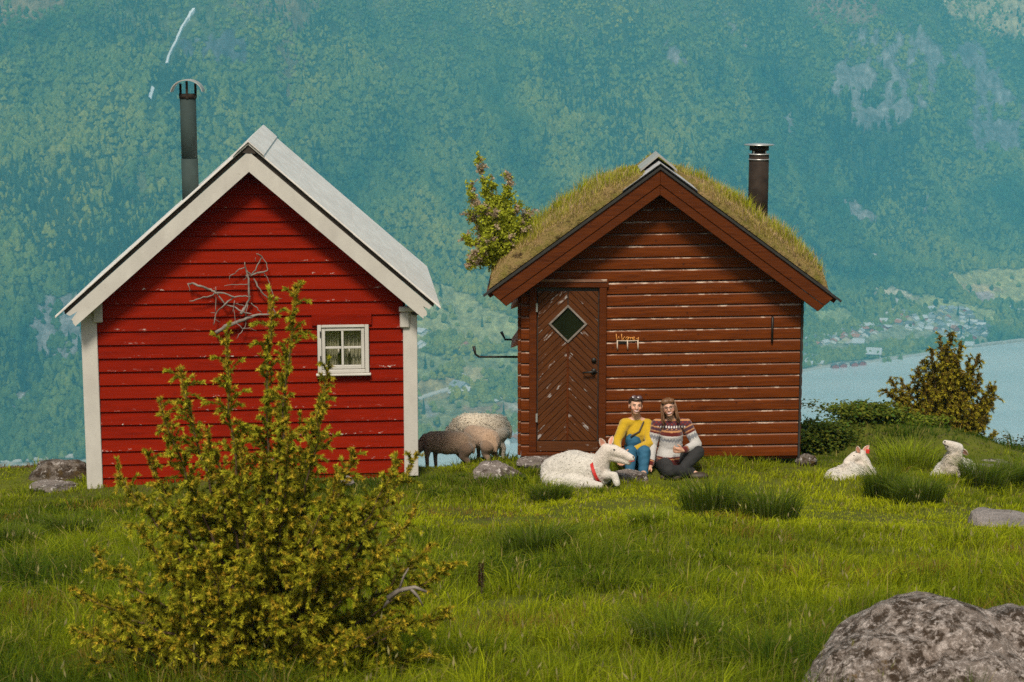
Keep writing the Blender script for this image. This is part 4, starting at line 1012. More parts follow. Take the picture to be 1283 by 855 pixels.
MB().box(*[f(sgn([(390, 452), (525, 484)])[i][0] for i in (0, 1)) for f in (min, max)], -0.048, -0.038, sgn([(0, 484)])[0][2], sgn([(0, 452)])[0][2]).build('plate', MAT['black_iron'], rk)
for x in (377, 533, 693):
    MB().tube(sgn([(x, 430), (x + 2, 520), (x + 5, 572)]), 0.008, 6).build('hook', MAT['pale_wire'], rk, True)
# ------------------------------------------------------------------ organic bodies: overlapping forms fused into one surface
def _sphere(sub=2):
    bm = bmesh.new(); bmesh.ops.create_icosphere(bm, subdivisions=sub, radius=1.0); bm.verts.ensure_lookup_table()
    V_ = np.array([v.co[:] for v in bm.verts]); F_ = np.array([[v.index for v in f.verts] for f in bm.faces]); bm.free(); return V_, F_
SPH = _sphere(3)
class Blob:
    def __init__(s): s.v = []; s.f = []; s.n = 0; s.pr = []
    def _add(s, V_, F_): s.v.append(V_); s.f.append(F_ + s.n); s.n += len(V_)
    def ell(s, c, r, tag_='', rot=None):
        r = np.array(r if hasattr(r, '__len__') else (r, r, r), float); M3 = np.array(rot.to_3x3()) if rot is not None else np.eye(3)
        s._add((SPH[0] * r) @ M3.T + np.array(c), SPH[1]); s.pr.append((np.array(c, float), np.array(c, float), float(r.mean()), float(r.mean()), tag_)); return s
    def cap(s, p0, r0, p1, r1, tag_=''):
        p0, p1 = np.array(p0, float), np.array(p1, float); k = max(2, int(np.linalg.norm(p1 - p0) / (0.45 * min(r0, r1))) + 1)
        for i in range(k + 1):
            t = i / k; s._add(SPH[0] * (r0 + (r1 - r0) * t) + p0 + (p1 - p0) * t, SPH[1])
        s.pr.append((p0, p1, r0, r1, tag_)); return s
    def chain(s, pts, rad, tag_=''):
        for a, b, ra, rb in zip(pts[:-1], pts[1:], rad[:-1], rad[1:]): s.cap(a, ra, b, rb, tag_)
        return s
    def near(s, V_):
        best = np.full(len(V_), 1e9); idx = np.zeros(len(V_), int); tt = np.zeros(len(V_))
        for i, (a, b, r0, r1, tg) in enumerate(s.pr):
            ab = b - a; L2 = ab @ ab
            t = np.clip(((V_ - a) @ ab) / L2, 0, 1) if L2 > 1e-12 else np.zeros(len(V_))
            d = np.linalg.norm(V_ - (a + t[:, None] * ab), axis=1) - (r0 + (r1 - r0) * t)
            m = d < best; best[m] = d[m]; idx[m] = i; tt[m] = t[m]
        return np.array([p[4] for p in s.pr])[idx], tt
    def mesh(s, name, voxel=0.015, smooth=4, origin=(0, 0, 0)):
        V_ = np.concatenate(s.v) ; F_ = np.concatenate(s.f)
        me = np_mesh(name + '_raw', V_, F_); o = bpy.data.objects.new(name + '_raw', me); C.objects.link(o)
        md = o.modifiers.new('r', 'REMESH'); md.mode = 'VOXEL'; md.voxel_size = voxel; md.use_smooth_shade = True
        if smooth: ms = o.modifiers.new('s', 'SMOOTH'); ms.iterations = smooth; ms.factor = 0.5
        dg = bpy.context.evaluated_depsgraph_get(); out = bpy.data.meshes.new_from_object(o.evaluated_get(dg)); out.name = name
        bpy.data.objects.remove(o); bpy.data.meshes.remove(me)
        return out
def coords(me):
    a = np.zeros(len(me.vertices) * 3, np.float32); me.vertices.foreach_get('co', a); return a.reshape(-1, 3).astype(float)
def normals(me):
    a = np.zeros(len(me.vertices) * 3, np.float32); me.vertices.foreach_get('normal', a); return a.reshape(-1, 3).astype(float)
def recentre(me, org):
    V_ = coords(me) - np.array(org); me.vertices.foreach_set('co', V_.astype(np.float32).ravel()); me.update()
def smooth_all(me): me.polygons.foreach_set('use_smooth', np.ones(len(me.polygons), bool)); me.update()

def fuzz_mesh(name, me, mask, count, length, width, cols, seed=1, droop=0.5):
    """short locks of wool standing off a surface"""
    r_ = np.random.default_rng(seed); V_ = coords(me); Nn = normals(me); ids = np.nonzero(mask)[0]
    pick = r_.choice(ids, count); P_ = V_[pick] + r_.normal(0, 0.006, (count, 3)); Np = Nn[pick]
    T_ = r_.normal(0, 0.6, (count, 3)) + np.array([0, 0, -droop]); T_ -= Np * (T_ * Np).sum(1)[:, None]; T_ /= np.linalg.norm(T_, axis=1)[:, None] + 1e-9
    D_ = T_ * 0.93 + Np * r_.uniform(0.05, 0.28, count)[:, None]; D_ /= np.linalg.norm(D_, axis=1)[:, None]
    S_ = np.cross(Np, T_)
    L_ = (length * r_.uniform(0.5, 1.3, count))[:, None]; W_ = (width * r_.uniform(0.6, 1.3, count))[:, None]
    P0 = P_ - Nn[pick] * 0.006
    A = P0 - S_ * W_; B = P0 + S_ * W_; M_ = P0 + D_ * L_ * 0.55 + Nn[pick] * L_ * 0.10; Tp = P0 + D_ * L_
    vs = np.stack([A, B, M_ + S_ * W_ * 0.7, M_ - S_ * W_ * 0.7, Tp], 1).reshape(-1, 3)
    b = np.arange(count)[:, None] * 5
    Fc = np.concatenate([b + np.array([[0, 1, 2]]), b + np.array([[0, 2, 3]]), b + np.array([[3, 2, 4]])])
    cc = np.repeat(cols[pick] * r_.uniform(0.92, 1.12, (count, 1)), 5, 0)
    return np_mesh(name, vs, Fc, True, cc)
def ear(parent, base, direction, length, width, col_out, col_in, face):
    """a leaf-shaped cupped ear"""
    d = Vector(direction).normalized(); f = Vector(face); f = (f - d * f.dot(d)).normalized(); s_ = d.cross(f)
    prof = [(0, 0.45), (0.15, 0.75), (0.4, 1.0), (0.65, 0.85), (0.85, 0.5), (1.0, 0.06)]; V_ = []; cc = []
    for t, w_ in prof:
        for q, cup in ((-1, 0.25), (-0.5, 0.0), (0, -0.1), (0.5, 0.0), (1, 0.25)):
            p = Vector(base) + d * (t * length) + s_ * (q * w_ * width) + f * (cup * width * w_)
            V_.append(p)
    n5 = len(V_); V2 = V_ + [p - f * 0.010 for p in V_]; F_ = []
    for i in range(len(prof) - 1):
        for j in range(4):
            a = i * 5 + j; F_ += [(a, a + 1, a + 6, a + 5), (a + n5 + 5, a + n5 + 6, a + n5 + 1, a + n5)]
        F_ += [(i * 5, i * 5 + 5, i * 5 + 5 + n5, i * 5 + n5), (i * 5 + 4 + n5, i * 5 + 9 + n5, i * 5 + 9, i * 5 + 4)]
    me = MB().add(V2, F_).mesh('ear', True, recalc=False)
    cols = np.array([col_in] * n5 + [col_out] * n5); rim = np.array([(i % 5 in (0, 4)) for i in range(n5)]); cols[:n5][rim] = col_out
    set_cols(me, cols); return link_mesh('ear', me, MAT['skin'], parent)

WOOLC = np.array((0.60, 0.555, 0.495)); FACEC = np.array((0.66, 0.58, 0.51)); PINK = np.array((0.60, 0.28, 0.20))
def finish_sheep(name, blob, label, wool_tags, palette, voxel=0.015, amp=0.012, seed=0, nf=5000, flen=0.035, group=None, dirt=0.0, org=None):
    me = blob.mesh(name, voxel, 4)
    V_ = coords(me); tg, tt = blob.near(V_); Nn = normals(me)
    wool = np.isin(tg, wool_tags)
    nz = np.array([mnoise.noise(Vector(p) * 16 + Vector((seed, 0, 0))) + 0.6 * mnoise.noise(Vector(p) * 38) for p in V_])
    V2 = V_ + Nn * (np.where(wool, amp * nz, 0.0015 * nz))[:, None]
    me.vertices.foreach_set('co', V2.astype(np.float32).ravel()); me.update()
    cols = np.array([palette.get(t, palette['']) for t in tg], float)
    big = np.array([mnoise.noise(Vector(p) * 4 + Vector((seed * 3, 1, 0))) for p in V_])
    cols *= (1 + 0.10 * big + 0.10 * np.where(wool, nz, 0))[:, None]
    if dirt: cols = np.where((wool & (big > 0.05))[:, None], cols * (1 - dirt * np.array((0.15, 0.3, 0.45))), cols)
    if org is None: org = (float(V_[:, 0].mean()), float(V_[:, 1].mean()), float(V_[:, 2].min()))
    set_cols(me, cols); recentre(me, org)
    o = link_mesh(name, me, MAT['wool'], None, org); tag(o, label, 'sheep', group)
    fz = fuzz_mesh('fleece', me, wool, nf, flen, 0.005, cols, seed)
    f = link_mesh('fleece', fz, MAT['wool'], o); tag(f, kind='stuff')
    return o, Vector(org)

# --- white ewe with the red collar, lying in front of the door
Q = lambda u, v, dy=0.0, Y=19.75: at(u, v, Y + dy)
b = Blob()
b.chain([Q(698, 592, 0.10), Q(718, 588, 0.06), Q(742, 590, 0.0)], [0.19, 0.215, 0.185], 'wool')
b.ell(Q(694, 600, 0.0), (0.15, 0.15, 0.11), 'wool').ell(Q(752, 594, -0.03), (0.12, 0.13, 0.15), 'wool').ell(Q(716, 604, -0.1), (0.30, 0.15, 0.10), 'wool')
b.chain([Q(749, 588, -0.04), Q(755, 574, -0.07), Q(760, 565, -0.09)], [0.125, 0.095, 0.078], 'neck')
b.chain([Q(759, 563, -0.09), Q(770, 565, -0.12), Q(782, 569.5, -0.16), Q(791, 574.5, -0.19)], [0.066, 0.066, 0.050, 0.041], 'face')
b.chain([Q(764, 572, -0.10), Q(776, 576, -0.14), Q(788, 580, -0.18)], [0.052, 0.042, 0.030], 'face')
b.chain([Q(758, 596, -0.12), Q(770, 596, -0.22), Q(773, 606, -0.26)], [0.055, 0.042, 0.038], 'leg'); b.chain([Q(735, 606, -0.2), Q(752, 609, -0.26)], [0.06, 0.04], 'leg')
pal = {'': WOOLC, 'wool': WOOLC, 'neck': FACEC, 'face': FACEC, 'leg': WOOLC * 1.05}
ewe, og = finish_sheep('sheep', b, 'large white ewe with red collar lying beside the two seated women', ['wool'], pal, 0.013, 0.009, 3, 2500, 0.020)
rel = lambda p: Vector(p) - og
ear(ewe, rel(Q(757.5, 560.5, -0.08)), (-0.42, -0.25, 0.85), 0.125, 0.038, FACEC, PINK, (0.25, -1, 0.1)); ear(ewe, rel(Q(764, 558, 0.02)), (0.30, 0.35, 0.9), 0.11, 0.030, FACEC, PINK * 1.1, (-0.5, -0.8, 0))
def small_ell(name, parent, p, r, mat, rot=None):
    me = np_mesh(name, SPH[0] * np.array(r), SPH[1], True); return link_mesh(name, me, mat, parent, p, rot)
small_ell('eye', ewe, rel(Q(769.5, 563.5, -0.187)), (0.014, 0.006, 0.006), MAT['eye_dark'], (0, R(20), 0))
small_ell('nostril', ewe, rel(Q(793.5, 572.5, -0.228)), (0.009, 0.005, 0.006), MAT['eye_dark'])
MB().tube([rel(Q(787, 577.5, -0.222)), rel(Q(791, 578.5, -0.224)), rel(Q(795, 577.5, -0.212))], [0.002, 0.004, 0.003], 6).build('mouth', MAT['collar_red'], ewe)
ca, cb_ = np.array(rel(Q(741.5, 578.0, -0.055))), np.array(rel(Q(753, 604, -0.05)))
nb = 28; ctr = (ca + cb_) / 2; ax_ = Vector((cb_ - ca) / 2); ay_ = Vector((0.02, 0.165, 0.0)); V_ = []; F_ = []
nrm = ax_.cross(ay_).normalized()
for i in range(nb):
    t = 2 * math.pi * i / nb; p = Vector(ctr) + ax_ * math.cos(t) + ay_ * math.sin(t) * 1.02
    ot = (p - Vector(ctr)).normalized()
    for (a_, r_) in ((-0.017, 0.012), (0.017, 0.012), (0.017, 0.004), (-0.017, 0.004)): V_.append(p + nrm * a_ + ot * r_)
for i in range(nb):
    for j in range(4): F_.append((i * 4 + j, i * 4 + (j + 1) % 4, ((i + 1) % nb) * 4 + (j + 1) % 4, ((i + 1) % nb) * 4 + j))
MB().add(V_, F_).build('collar', MAT['collar_red'], ewe)

# --- sheep resting with its back to us, head turned to the left
Q2 = lambda u, v, dy=0.0: at(u, v, 20.4 + dy)
b = Blob()
b.chain([Q2(1048, 603, -0.05), Q2(1066, 597, 0.0), Q2(1086, 598, 0.06)], [0.15, 0.165, 0.135], 'wool'); b.ell(Q2(1040, 608, -0.05), (0.13, 0.14, 0.09), 'wool').ell(Q2(1092, 604, 0.02), (0.11, 0.13, 0.10), 'wool')
b.chain([Q2(1084, 592, 0.10), Q2(1082, 582, 0.12), Q2(1079, 573, 0.12)], [0.105, 0.085, 0.070], 'neck')
b.chain([Q2(1079, 570, 0.12), Q2(1071, 572, 0.08), Q2(1064, 576, 0.05), Q2(1060, 579, 0.03)], [0.062, 0.056, 0.042, 0.034], 'face')
sh2, og = finish_sheep('sheep', b, 'white sheep with a red ear tag resting in the grass, head turned left', ['wool'], pal, 0.013, 0.010, 9, 4000, 0.026, dirt=0.3)
rel = lambda p: Vector(p) - og
ear(sh2, rel(Q2(1076, 567.5, 0.05)), (-0.25, -0.2, 0.9), 0.085, 0.03, FACEC, PINK, (-0.3, -1, 0.1)); e2 = ear(sh2, rel(Q2(1081, 567, 0.14)), (0.62, -0.05, 0.75), 0.11, 0.03, FACEC, PINK, (-0.2, -1, 0.1))
MB().prism([(-0.02, -0.025), (0.02, -0.03), (0.024, 0.02), (-0.018, 0.025)], -0.004, 0.004).build('ear_tag', MAT['tag_red'], sh2, bevel=0.003, loc=rel(Q2(1087, 565.5, 0.06)))
small_ell('eye', sh2, rel(Q2(1070, 571, 0.028)), (0.007, 0.004, 0.007), MAT['eye_dark'])

# --- sheep resting with chest towards us and nose in the air
Q3 = lambda u, v, dy=0.0: at(u, v, 20.6 + dy)
b = Blob()
b.chain([Q3(1188, 596, 0.0), Q3(1198, 592, 0.25), Q3(1207, 592, 0.5)], [0.175, 0.185, 0.165], 'wool'); b.ell(Q3(1176, 600, -0.04), (0.12, 0.12, 0.10), 'wool').ell(Q3(1215, 594, 0.25), (0.12, 0.2, 0.11), 'wool')
b.chain([Q3(1190, 592, -0.04), Q3(1194, 578, -0.07), Q3(1197, 567, -0.06)], [0.140, 0.115, 0.085], 'neck')
b.chain([Q3(1200, 562, -0.05), Q3(1195, 560, -0.10), Q3(1189, 557, -0.13), Q3(1184.5, 555, -0.15)], [0.066, 0.060, 0.046, 0.034], 'face')
b.chain([Q3(1195, 568, -0.09), Q3(1187, 560, -0.14)], [0.05, 0.032], 'face')
p3 = dict(pal); p3['neck'] = WOOLC * np.array((0.86, 0.80, 0.74))
sh3, og = finish_sheep('sheep', b, 'pale sheep resting below the juniper tree with its nose lifted', ['wool', 'neck'], p3, 0.013, 0.010, 15, 5500, 0.03)
rel = lambda p: Vector(p) - og
ear(sh3, rel(Q3(1204, 563, -0.05)), (0.75, 0.15, -0.62), 0.12, 0.032, FACEC, PINK * 0.35, (0.3, -1, -0.3)); ear(sh3, rel(Q3(1199, 561, 0.05)), (0.3, 0.9, 0.1), 0.11, 0.03, FACEC, PINK, (0, 0, 1))
small_ell('eye', sh3, rel(Q3(1199.5, 559.5, -0.115)), (0.012, 0.005, 0.004), MAT['eye_dark'], (0, R(30), 0))
small_ell('nostril', sh3, rel(Q3(1184.0, 553.5, -0.18)), (0.010, 0.006, 0.007), MAT['eye_dark'])
MB().tube([rel(Q3(1182.5, 556.5, -0.185)), rel(Q3(1186, 559, -0.185)), rel(Q3(1189, 560, -0.17))], 0.004, 6).build('mouth', MAT['eye_dark'], sh3)

# --- the three grazing behind the cabins
def grazing(u, Y, zoff, scale, rz, wool_c, face_c, label, seed, sheared, grp=None):
    b = Blob()
    b.chain([(-0.30, 0, 0.50), (-0.05, 0, 0.49), (0.20, 0, 0.50)], [0.185, 0.20, 0.175], 'wool'); b.ell((-0.36, 0, 0.47), (0.13, 0.16, 0.18), 'wool').ell((0.26, 0, 0.47), (0.13, 0.14, 0.16), 'wool')
    b.chain([(0.30, 0, 0.52), (0.45, 0, 0.38), (0.54, 0, 0.24)], [0.115, 0.085, 0.065], 'neck')
    b.chain([(0.54, 0, 0.22), (0.60, 0, 0.12), (0.64, 0, 0.05)], [0.062, 0.050, 0.036], 'face')
    for s_ in (-1, 1):
        dx = 0.05 * s_
        b.chain([(0.22 + dx, 0.09 * s_, 0.42), (0.23 + dx, 0.095 * s_, 0.24), (0.22 + dx, 0.095 * s_, 0.04)], [0.075, 0.038, 0.030], 'leg')
        b.chain([(-0.33 - dx, 0.10 * s_, 0.42), (-0.29 - dx, 0.11 * s_, 0.30), (-0.38 - dx, 0.11 * s_, 0.20), (-0.36 - dx, 0.11 * s_, 0.04)], [0.125, 0.075, 0.036, 0.030], 'leg')
    b.chain([(-0.46, 0, 0.56), (-0.50, 0, 0.44), (-0.49, 0, 0.34)], [0.035, 0.035, 0.025], 'tail')
    p = {'': wool_c, 'wool': wool_c, 'neck': wool_c, 'face': face_c, 'leg': (wool_c + face_c) / 2 * 0.9, 'tail': wool_c}
    o, og = finish_sheep('sheep', b, label, ['wool', 'neck'], p, 0.014, 0.005 if sheared else 0.014, seed, 3500, 0.018 if sheared else 0.045, grp, org=(0, 0, 0))
    for s_ in (-1, 1): ear(o, (0.52, 0.05 * s_, 0.28), (0.1, 0.9 * s_, 0.1), 0.10, 0.028, face_c, PINK * 0.6, (0.7, 0, 0.7))
    x = at(u, 560, Y).x; o.location = (x, Y, gz(x, Y) + zoff); o.rotation_euler = (0, 0, rz); o.scale = (scale,) * 3
    return o
BRW = np.array((0.33, 0.225, 0.155)); BRF = np.array((0.14, 0.085, 0.06))
grazing(557, 22.1, 0.02, 0.74, R(170), BRW * 1.15, BRF, 'darker brown sheep grazing, half hidden by the white corner post', 21, True)
grazing(601, 22.7, 0.0, 0.74, R(125), BRW * 1.6, BRF, 'lighter brown sheep grazing between the two cabins', 27, True)
grazing(600, 23.3, 0.0, 0.85, R(165), np.array((0.80, 0.70, 0.56)), FACEC, 'cream white sheep grazing behind the two brown sheep', 33, False)
# ------------------------------------------------------------------ the two women
SKIN = np.array((0.62, 0.36, 0.25)); LIP = np.array((0.42, 0.10, 0.08))
def hand(b, wrist, d, side, palmn, curl=0.5, s=1.0, skip=()):
    """palm and five separate fingers; d forward, side towards the thumb, palmn out of the palm"""
    w_ = Vector(wrist); d = Vector(d).normalized(); side = Vector(side); side = (side - d * side.dot(d)).normalized(); pn = Vector(palmn); pn = (pn - d * pn.dot(d) - side * pn.dot(side)).normalized()
    pc = w_ + d * 0.045 * s
    b.chain([w_, pc - side * 0.014 * s, w_ + d * 0.08 * s - side * 0.022 * s], [0.024 * s, 0.023 * s, 0.014 * s], 'hand'); b.chain([w_, pc + side * 0.014 * s, w_ + d * 0.082 * s + side * 0.024 * s], [0.024 * s, 0.023 * s, 0.014 * s], 'hand')
    for k, (off, ln) in enumerate(((0.030, 0.066), (0.010, 0.076), (-0.011, 0.070), (-0.031, 0.054))):
        p0 = w_ + d * 0.082 * s + side * off * s; p1 = p0 + (d * math.cos(curl * 0.5) + pn * math.sin(curl * 0.5) + side * off * 2.2) * ln * 0.5 * s
        p2 = p1 + (d * math.cos(curl * 1.4) + pn * math.sin(curl * 1.4) + side * off * 2.2) * ln * 0.5 * s
        b.chain([p0, p1, p2], [0.0095 * s, 0.0088 * s, 0.0075 * s], 'hand')
    t0 = w_ + d * 0.03 * s + side * 0.028 * s; t1 = t0 + (d * 0.5 + side * 0.85) * 0.035 * s; t2 = t1 + (d * 0.9 + side * 0.3 + pn * 0.3) * 0.03 * s
    b.chain([t0, t1, t2], [0.014 * s, 0.011 * s, 0.009 * s], 'hand')
def head_forms(b, c, s, rot):
    """skull, face, jaw, nose, ears, brow in head space: x right, -y forward, z up; c the head centre"""
    def H(x, y, z): return Vector(c) + rot @ (Vector((x, y, z)) * s)
    R4 = rot.to_4x4()
    b.ell(H(0, 0.012, 0.028), (0.074 * s, 0.092 * s, 0.086 * s), 'skull', R4); b.ell(H(0, -0.025, -0.018), (0.063 * s, 0.066 * s, 0.074 * s), 'face', R4)
    b.ell(H(0, -0.058, -0.074), (0.033 * s, 0.030 * s, 0.026 * s), 'face', R4); b.cap(H(0, -0.088, 0.005), 0.011 * s, H(0, -0.102, -0.026), 0.014 * s, 'face')
    for q in (-1, 1):
        b.ell(H(0.036 * q, -0.062, -0.022), (0.026 * s, 0.024 * s, 0.024 * s), 'cheek', R4); b.ell(H(0.076 * q, 0.012, -0.005), (0.010 * s, 0.018 * s, 0.032 * s), 'face', R4)
        b.ell(H(0.026 * q, -0.080, 0.024), (0.026 * s, 0.012 * s, 0.009 * s), 'face', R4)
    return H
def face_parts(root, H, org, s, rot, hair_c, smile=1.0):
    rl = lambda p: Vector(p) - org
    eu = rot.to_euler()
    for q in (-1, 1):
        e = small_ell('eye', root, rl(H(0.028 * q, -0.0825, 0.006)), (0.0105 * s, 0.005 * s, 0.0036 * s), MAT['eye_white'], eu)
        small_ell('iris', e, (0, -0.0035 * s, 0.0), (0.0060 * s, 0.0035 * s, 0.0042 * s), MAT['eye_dark'])
        MB().tube([rl(H(0.012 * q, -0.093, 0.022)), rl(H(0.028 * q, -0.0935, 0.029)), rl(H(0.045 * q, -0.082, 0.024))], [0.0030 * s, 0.0034 * s, 0.0020 * s], 6).build('eyebrow', MAT[hair_c], root, True)
    pts = [rl(H(x, -0.089 + 9.0 * x * x, -0.054 + 9.0 * smile * x * x)) for x in (-0.034, -0.023, -0.011, 0, 0.011, 0.023, 0.034)]
    MB().tube(pts, [0.002 * s, 0.006 * s, 0.0072 * s, 0.0075 * s, 0.0072 * s, 0.006 * s, 0.002 * s], 8).build('teeth', MAT['teeth'], root, True)
    for dz, r_ in ((0.0068, 0.0036), (-0.0085, 0.0045)):
        MB().tube([p + rot @ Vector((0, -0.003, dz * s * (1 - 0.55 * abs(i - 3) / 3))) for i, p in enumerate(pts)], [0.0015 * s] + [r_ * s] * 5 + [0.0015 * s], 6).build('lip', MAT['lip'], root, True)
simple('lip', (0.42, 0.11, 0.09), None, rough=0.4)
def person(blob, label, org, voxel=0.0075):
    me = blob.mesh('person', voxel, 3); V_ = coords(me); tg, _ = blob.near(V_)
    cols = np.tile(SKIN, (len(V_), 1)); cols[tg == 'cheek'] = SKIN * np.array((1.08, 0.86, 0.82)); cols[tg == 'hand'] = SKIN * np.array((1.0, 0.93, 0.9))
    set_cols(me, cols); recentre(me, org); o = link_mesh('person', me, MAT['skin'], None, org); tag(o, label, 'person'); return o
def garment(name, blob, root, org, mat, paint=None, voxel=0.009, smooth=3, wr=0.004, seed=0):
    me = blob.mesh(name, voxel, smooth); V_ = coords(me); tg, tt = blob.near(V_); Nn = normals(me)
    if wr:
        nz = np.array([mnoise.noise(Vector((p[0] * 14 + seed, p[1] * 14, p[2] * 26))) for p in V_]); V_ = V_ + Nn * (wr * nz)[:, None]
        me.vertices.foreach_set('co', V_.astype(np.float32).ravel())
    if paint is not None: set_cols(me, paint(V_, tg, tt))
    recentre(me, org); smooth_all(me); return link_mesh(name, me, mat, root)
def locks(name, mat, root, org, strands, rad):
    m = MB()
    for pts in strands:
        k = len(pts); m.tube([Vector(p) - org for p in pts], [rad * (0.9 if i == 0 else 1.0) * (1 - 0.75 * i / (k - 1)) for i in range(k)], 6)
    o = m.build(name, mat, root, True); tag(o, kind='stuff'); return o
def hair_cap(name, mat, root, org, H, s, rot, cut, extra=()):
    b = Blob(); R4 = rot.to_4x4()
    b.ell(H(0, 0.022, 0.036), (0.081 * s, 0.094 * s, 0.090 * s), '', R4)
    for c_, r_ in extra: b.ell(H(*c_), tuple(x * s for x in r_), '', R4)
    me = b.mesh(name, 0.008, 2); V_ = coords(me)
    inv = rot.inverted(); loc_ = np.array([(inv @ (Vector(p) - H(0, 0, 0))) / s for p in V_])
    kill = cut(loc_); bm = bmesh.new(); bm.from_mesh(me); bm.verts.ensure_lookup_table()
    bmesh.ops.delete(bm, geom=[bm.verts[i] for i in np.nonzero(kill)[0]], context='VERTS')
    for v_ in bm.verts: v_.co += v_.normal * 0.005 * mnoise.noise(v_.co * 45)
    bm.to_mesh(me); bm.free(); recentre(me, org); smooth_all(me); return link_mesh(name, me, mat, root)

# ---------- woman in yellow, blue dungarees
A = lambda u, v, dy=0.0: at(u, v, 20.50 + dy)
hc = A(796.5, 509.0, -0.02); rot1 = (Matrix.Rotation(R(4), 3, 'Z') @ Matrix.Rotation(R(3), 3, 'Y') @ Matrix.Rotation(R(-7), 3, 'X'))
org1 = Vector((A(797, 585).x, 20.45, gz(A(797, 585).x, 20.45)))
b = Blob(); s1 = 0.96; H = head_forms(b, hc, s1, rot1)
neck0 = A(798, 526, 0.03); b.chain([H(0, 0.02, -0.06), neck0], [0.050, 0.052], 'neck')
sL, sR = A(783, 531, 0.0), A(811, 532, 0.04)      # her right (image left), her left
eL, eR = A(773, 553, -0.10), A(814, 556, -0.12); wL, wR = A(775, 570, -0.33), A(789, 566, -0.33)
hip = A(798, 580, 0.08); chest = A(797, 543, 0.05); waist = A(797, 562, 0.08)
b.chain([neck0, chest], [0.055, 0.125], 'torso'); b.chain([chest, waist, hip], [0.125, 0.115, 0.14], 'torso')
b.chain([sL, eL, wL], [0.052, 0.040, 0.028], 'arm'); b.chain([sR, eR, wR], [0.052, 0.040, 0.028], 'arm'); b.cap(neck0, 0.05, sL, 0.055, 'torso'); b.cap(neck0, 0.05, sR, 0.055, 'torso')
kL, kR = A(790, 566, -0.34), A(807, 566, -0.30); fL, fR = A(789, 591, -0.42), A(806, 592, -0.40)
hL, hR = hip + Vector((-0.08, 0, 0)), hip + Vector((0.08, 0, 0))
for h_, k_, f_2 in ((hL, kL, fL), (hR, kR, fR)): b.chain([h_, k_, f_2], [0.085, 0.058, 0.042], 'leg'); b.cap(f_2, 0.04, f_2 + Vector((0, -0.13, -0.02)), 0.03, 'leg')
hand(b, wL, (0.15, -0.8, -0.5), (1, 0, 0), (0, -0.3, -1)); hand(b, wR, (-0.75, -0.6, -0.25), (0.0, -0.6, 0.6), (-0.2, 0.3, -1))
w1 = person(b, 'woman in a yellow top and blue dungarees with sunglasses on her head', org1)
g = Blob()
g.chain([neck0 + Vector((0, 0.0, -0.03)), chest, waist], [0.070, 0.137, 0.128], 'torso'); g.cap(neck0 + Vector((0, 0, -0.025)), 0.055, sL, 0.066, 'torso'); g.cap(neck0 + Vector((0, 0, -0.025)), 0.055, sR, 0.066, 'torso')
g.chain([sL, eL, wL.lerp(eL, 0.12)], [0.064, 0.052, 0.038], 'arm'); g.chain([sR, eR, wR.lerp(eR, 0.12)], [0.064, 0.052, 0.038], 'arm')
YEL = np.array((0.52, 0.33, 0.018))
garment('top', g, w1, org1, MAT['knit'], lambda V_, tg, tt: np.tile(YEL, (len(V_), 1)), wr=0.005, seed=2)
g = Blob(); g.chain([waist + Vector((0, 0, 0.03)), hip], [0.138, 0.155], 't')
g.ell(A(794, 553, -0.03), (0.095, 0.075, 0.115), 'bib')
for h_, k_, f_2 in ((hL, kL, fL), (hR, kR, fR)): g.chain([h_, k_, f_2], [0.100, 0.073, 0.056], 'leg')
garment('dungarees', g, w1, org1, MAT['denim'], None, wr=0.006, seed=5)
rl = lambda p: Vector(p) - org1
MB().tube([rl(sR + Vector((-0.045, -0.055, 0.045))), rl(A(801, 541, -0.085)), rl(A(790, 547, -0.105))], [0.010, 0.010, 0.010], 6).build('strap', MAT['boot_leather'], w1)
for f_2 in (fL, fR): small_ell('shoe', w1, rl(f_2 + Vector((0, -0.08, -0.025))), (0.045, 0.12, 0.045), MAT['boot_leather'])
face_parts(w1, H, org1, s1, rot1, 'hair_dark')
hair_cap('hair', MAT['hair_dark'], w1, org1, H, s1, rot1, lambda L_: ((L_[:, 1] < -0.040) & (L_[:, 2] < 0.060)) | (L_[:, 2] < -0.055) | ((L_[:, 1] < -0.012) & (L_[:, 2] < -0.02)), (((0, 0.105, 0.03), (0.05, 0.04, 0.05)), ((0, 0.02, -0.005), (0.079, 0.078, 0.06)), ((0, -0.038, 0.078), (0.060, 0.050, 0.030))))
sg = empty('sunglasses', rl(H(0, -0.055, 0.100))); sg.parent = w1
sg.rotation_euler = (R(-35), R(3), R(4))
for q in (-1, 1): small_ell('lens', sg, (0.030 * q, -0.01, 0.006), (0.030, 0.006, 0.024), MAT['glasses_dark']); MB().tube([(0.060 * q, -0.005, 0.01), (0.080 * q, 0.04, 0.0), (0.082 * q, 0.09, -0.02)], 0.004, 6).build('temple', MAT['glasses_dark'], sg)
MB().tube([(-0.012, -0.012, 0.012), (0, -0.014, 0.016), (0.012, -0.012, 0.012)], 0.004, 6).build('bridge', MAT['glasses_dark'], sg)

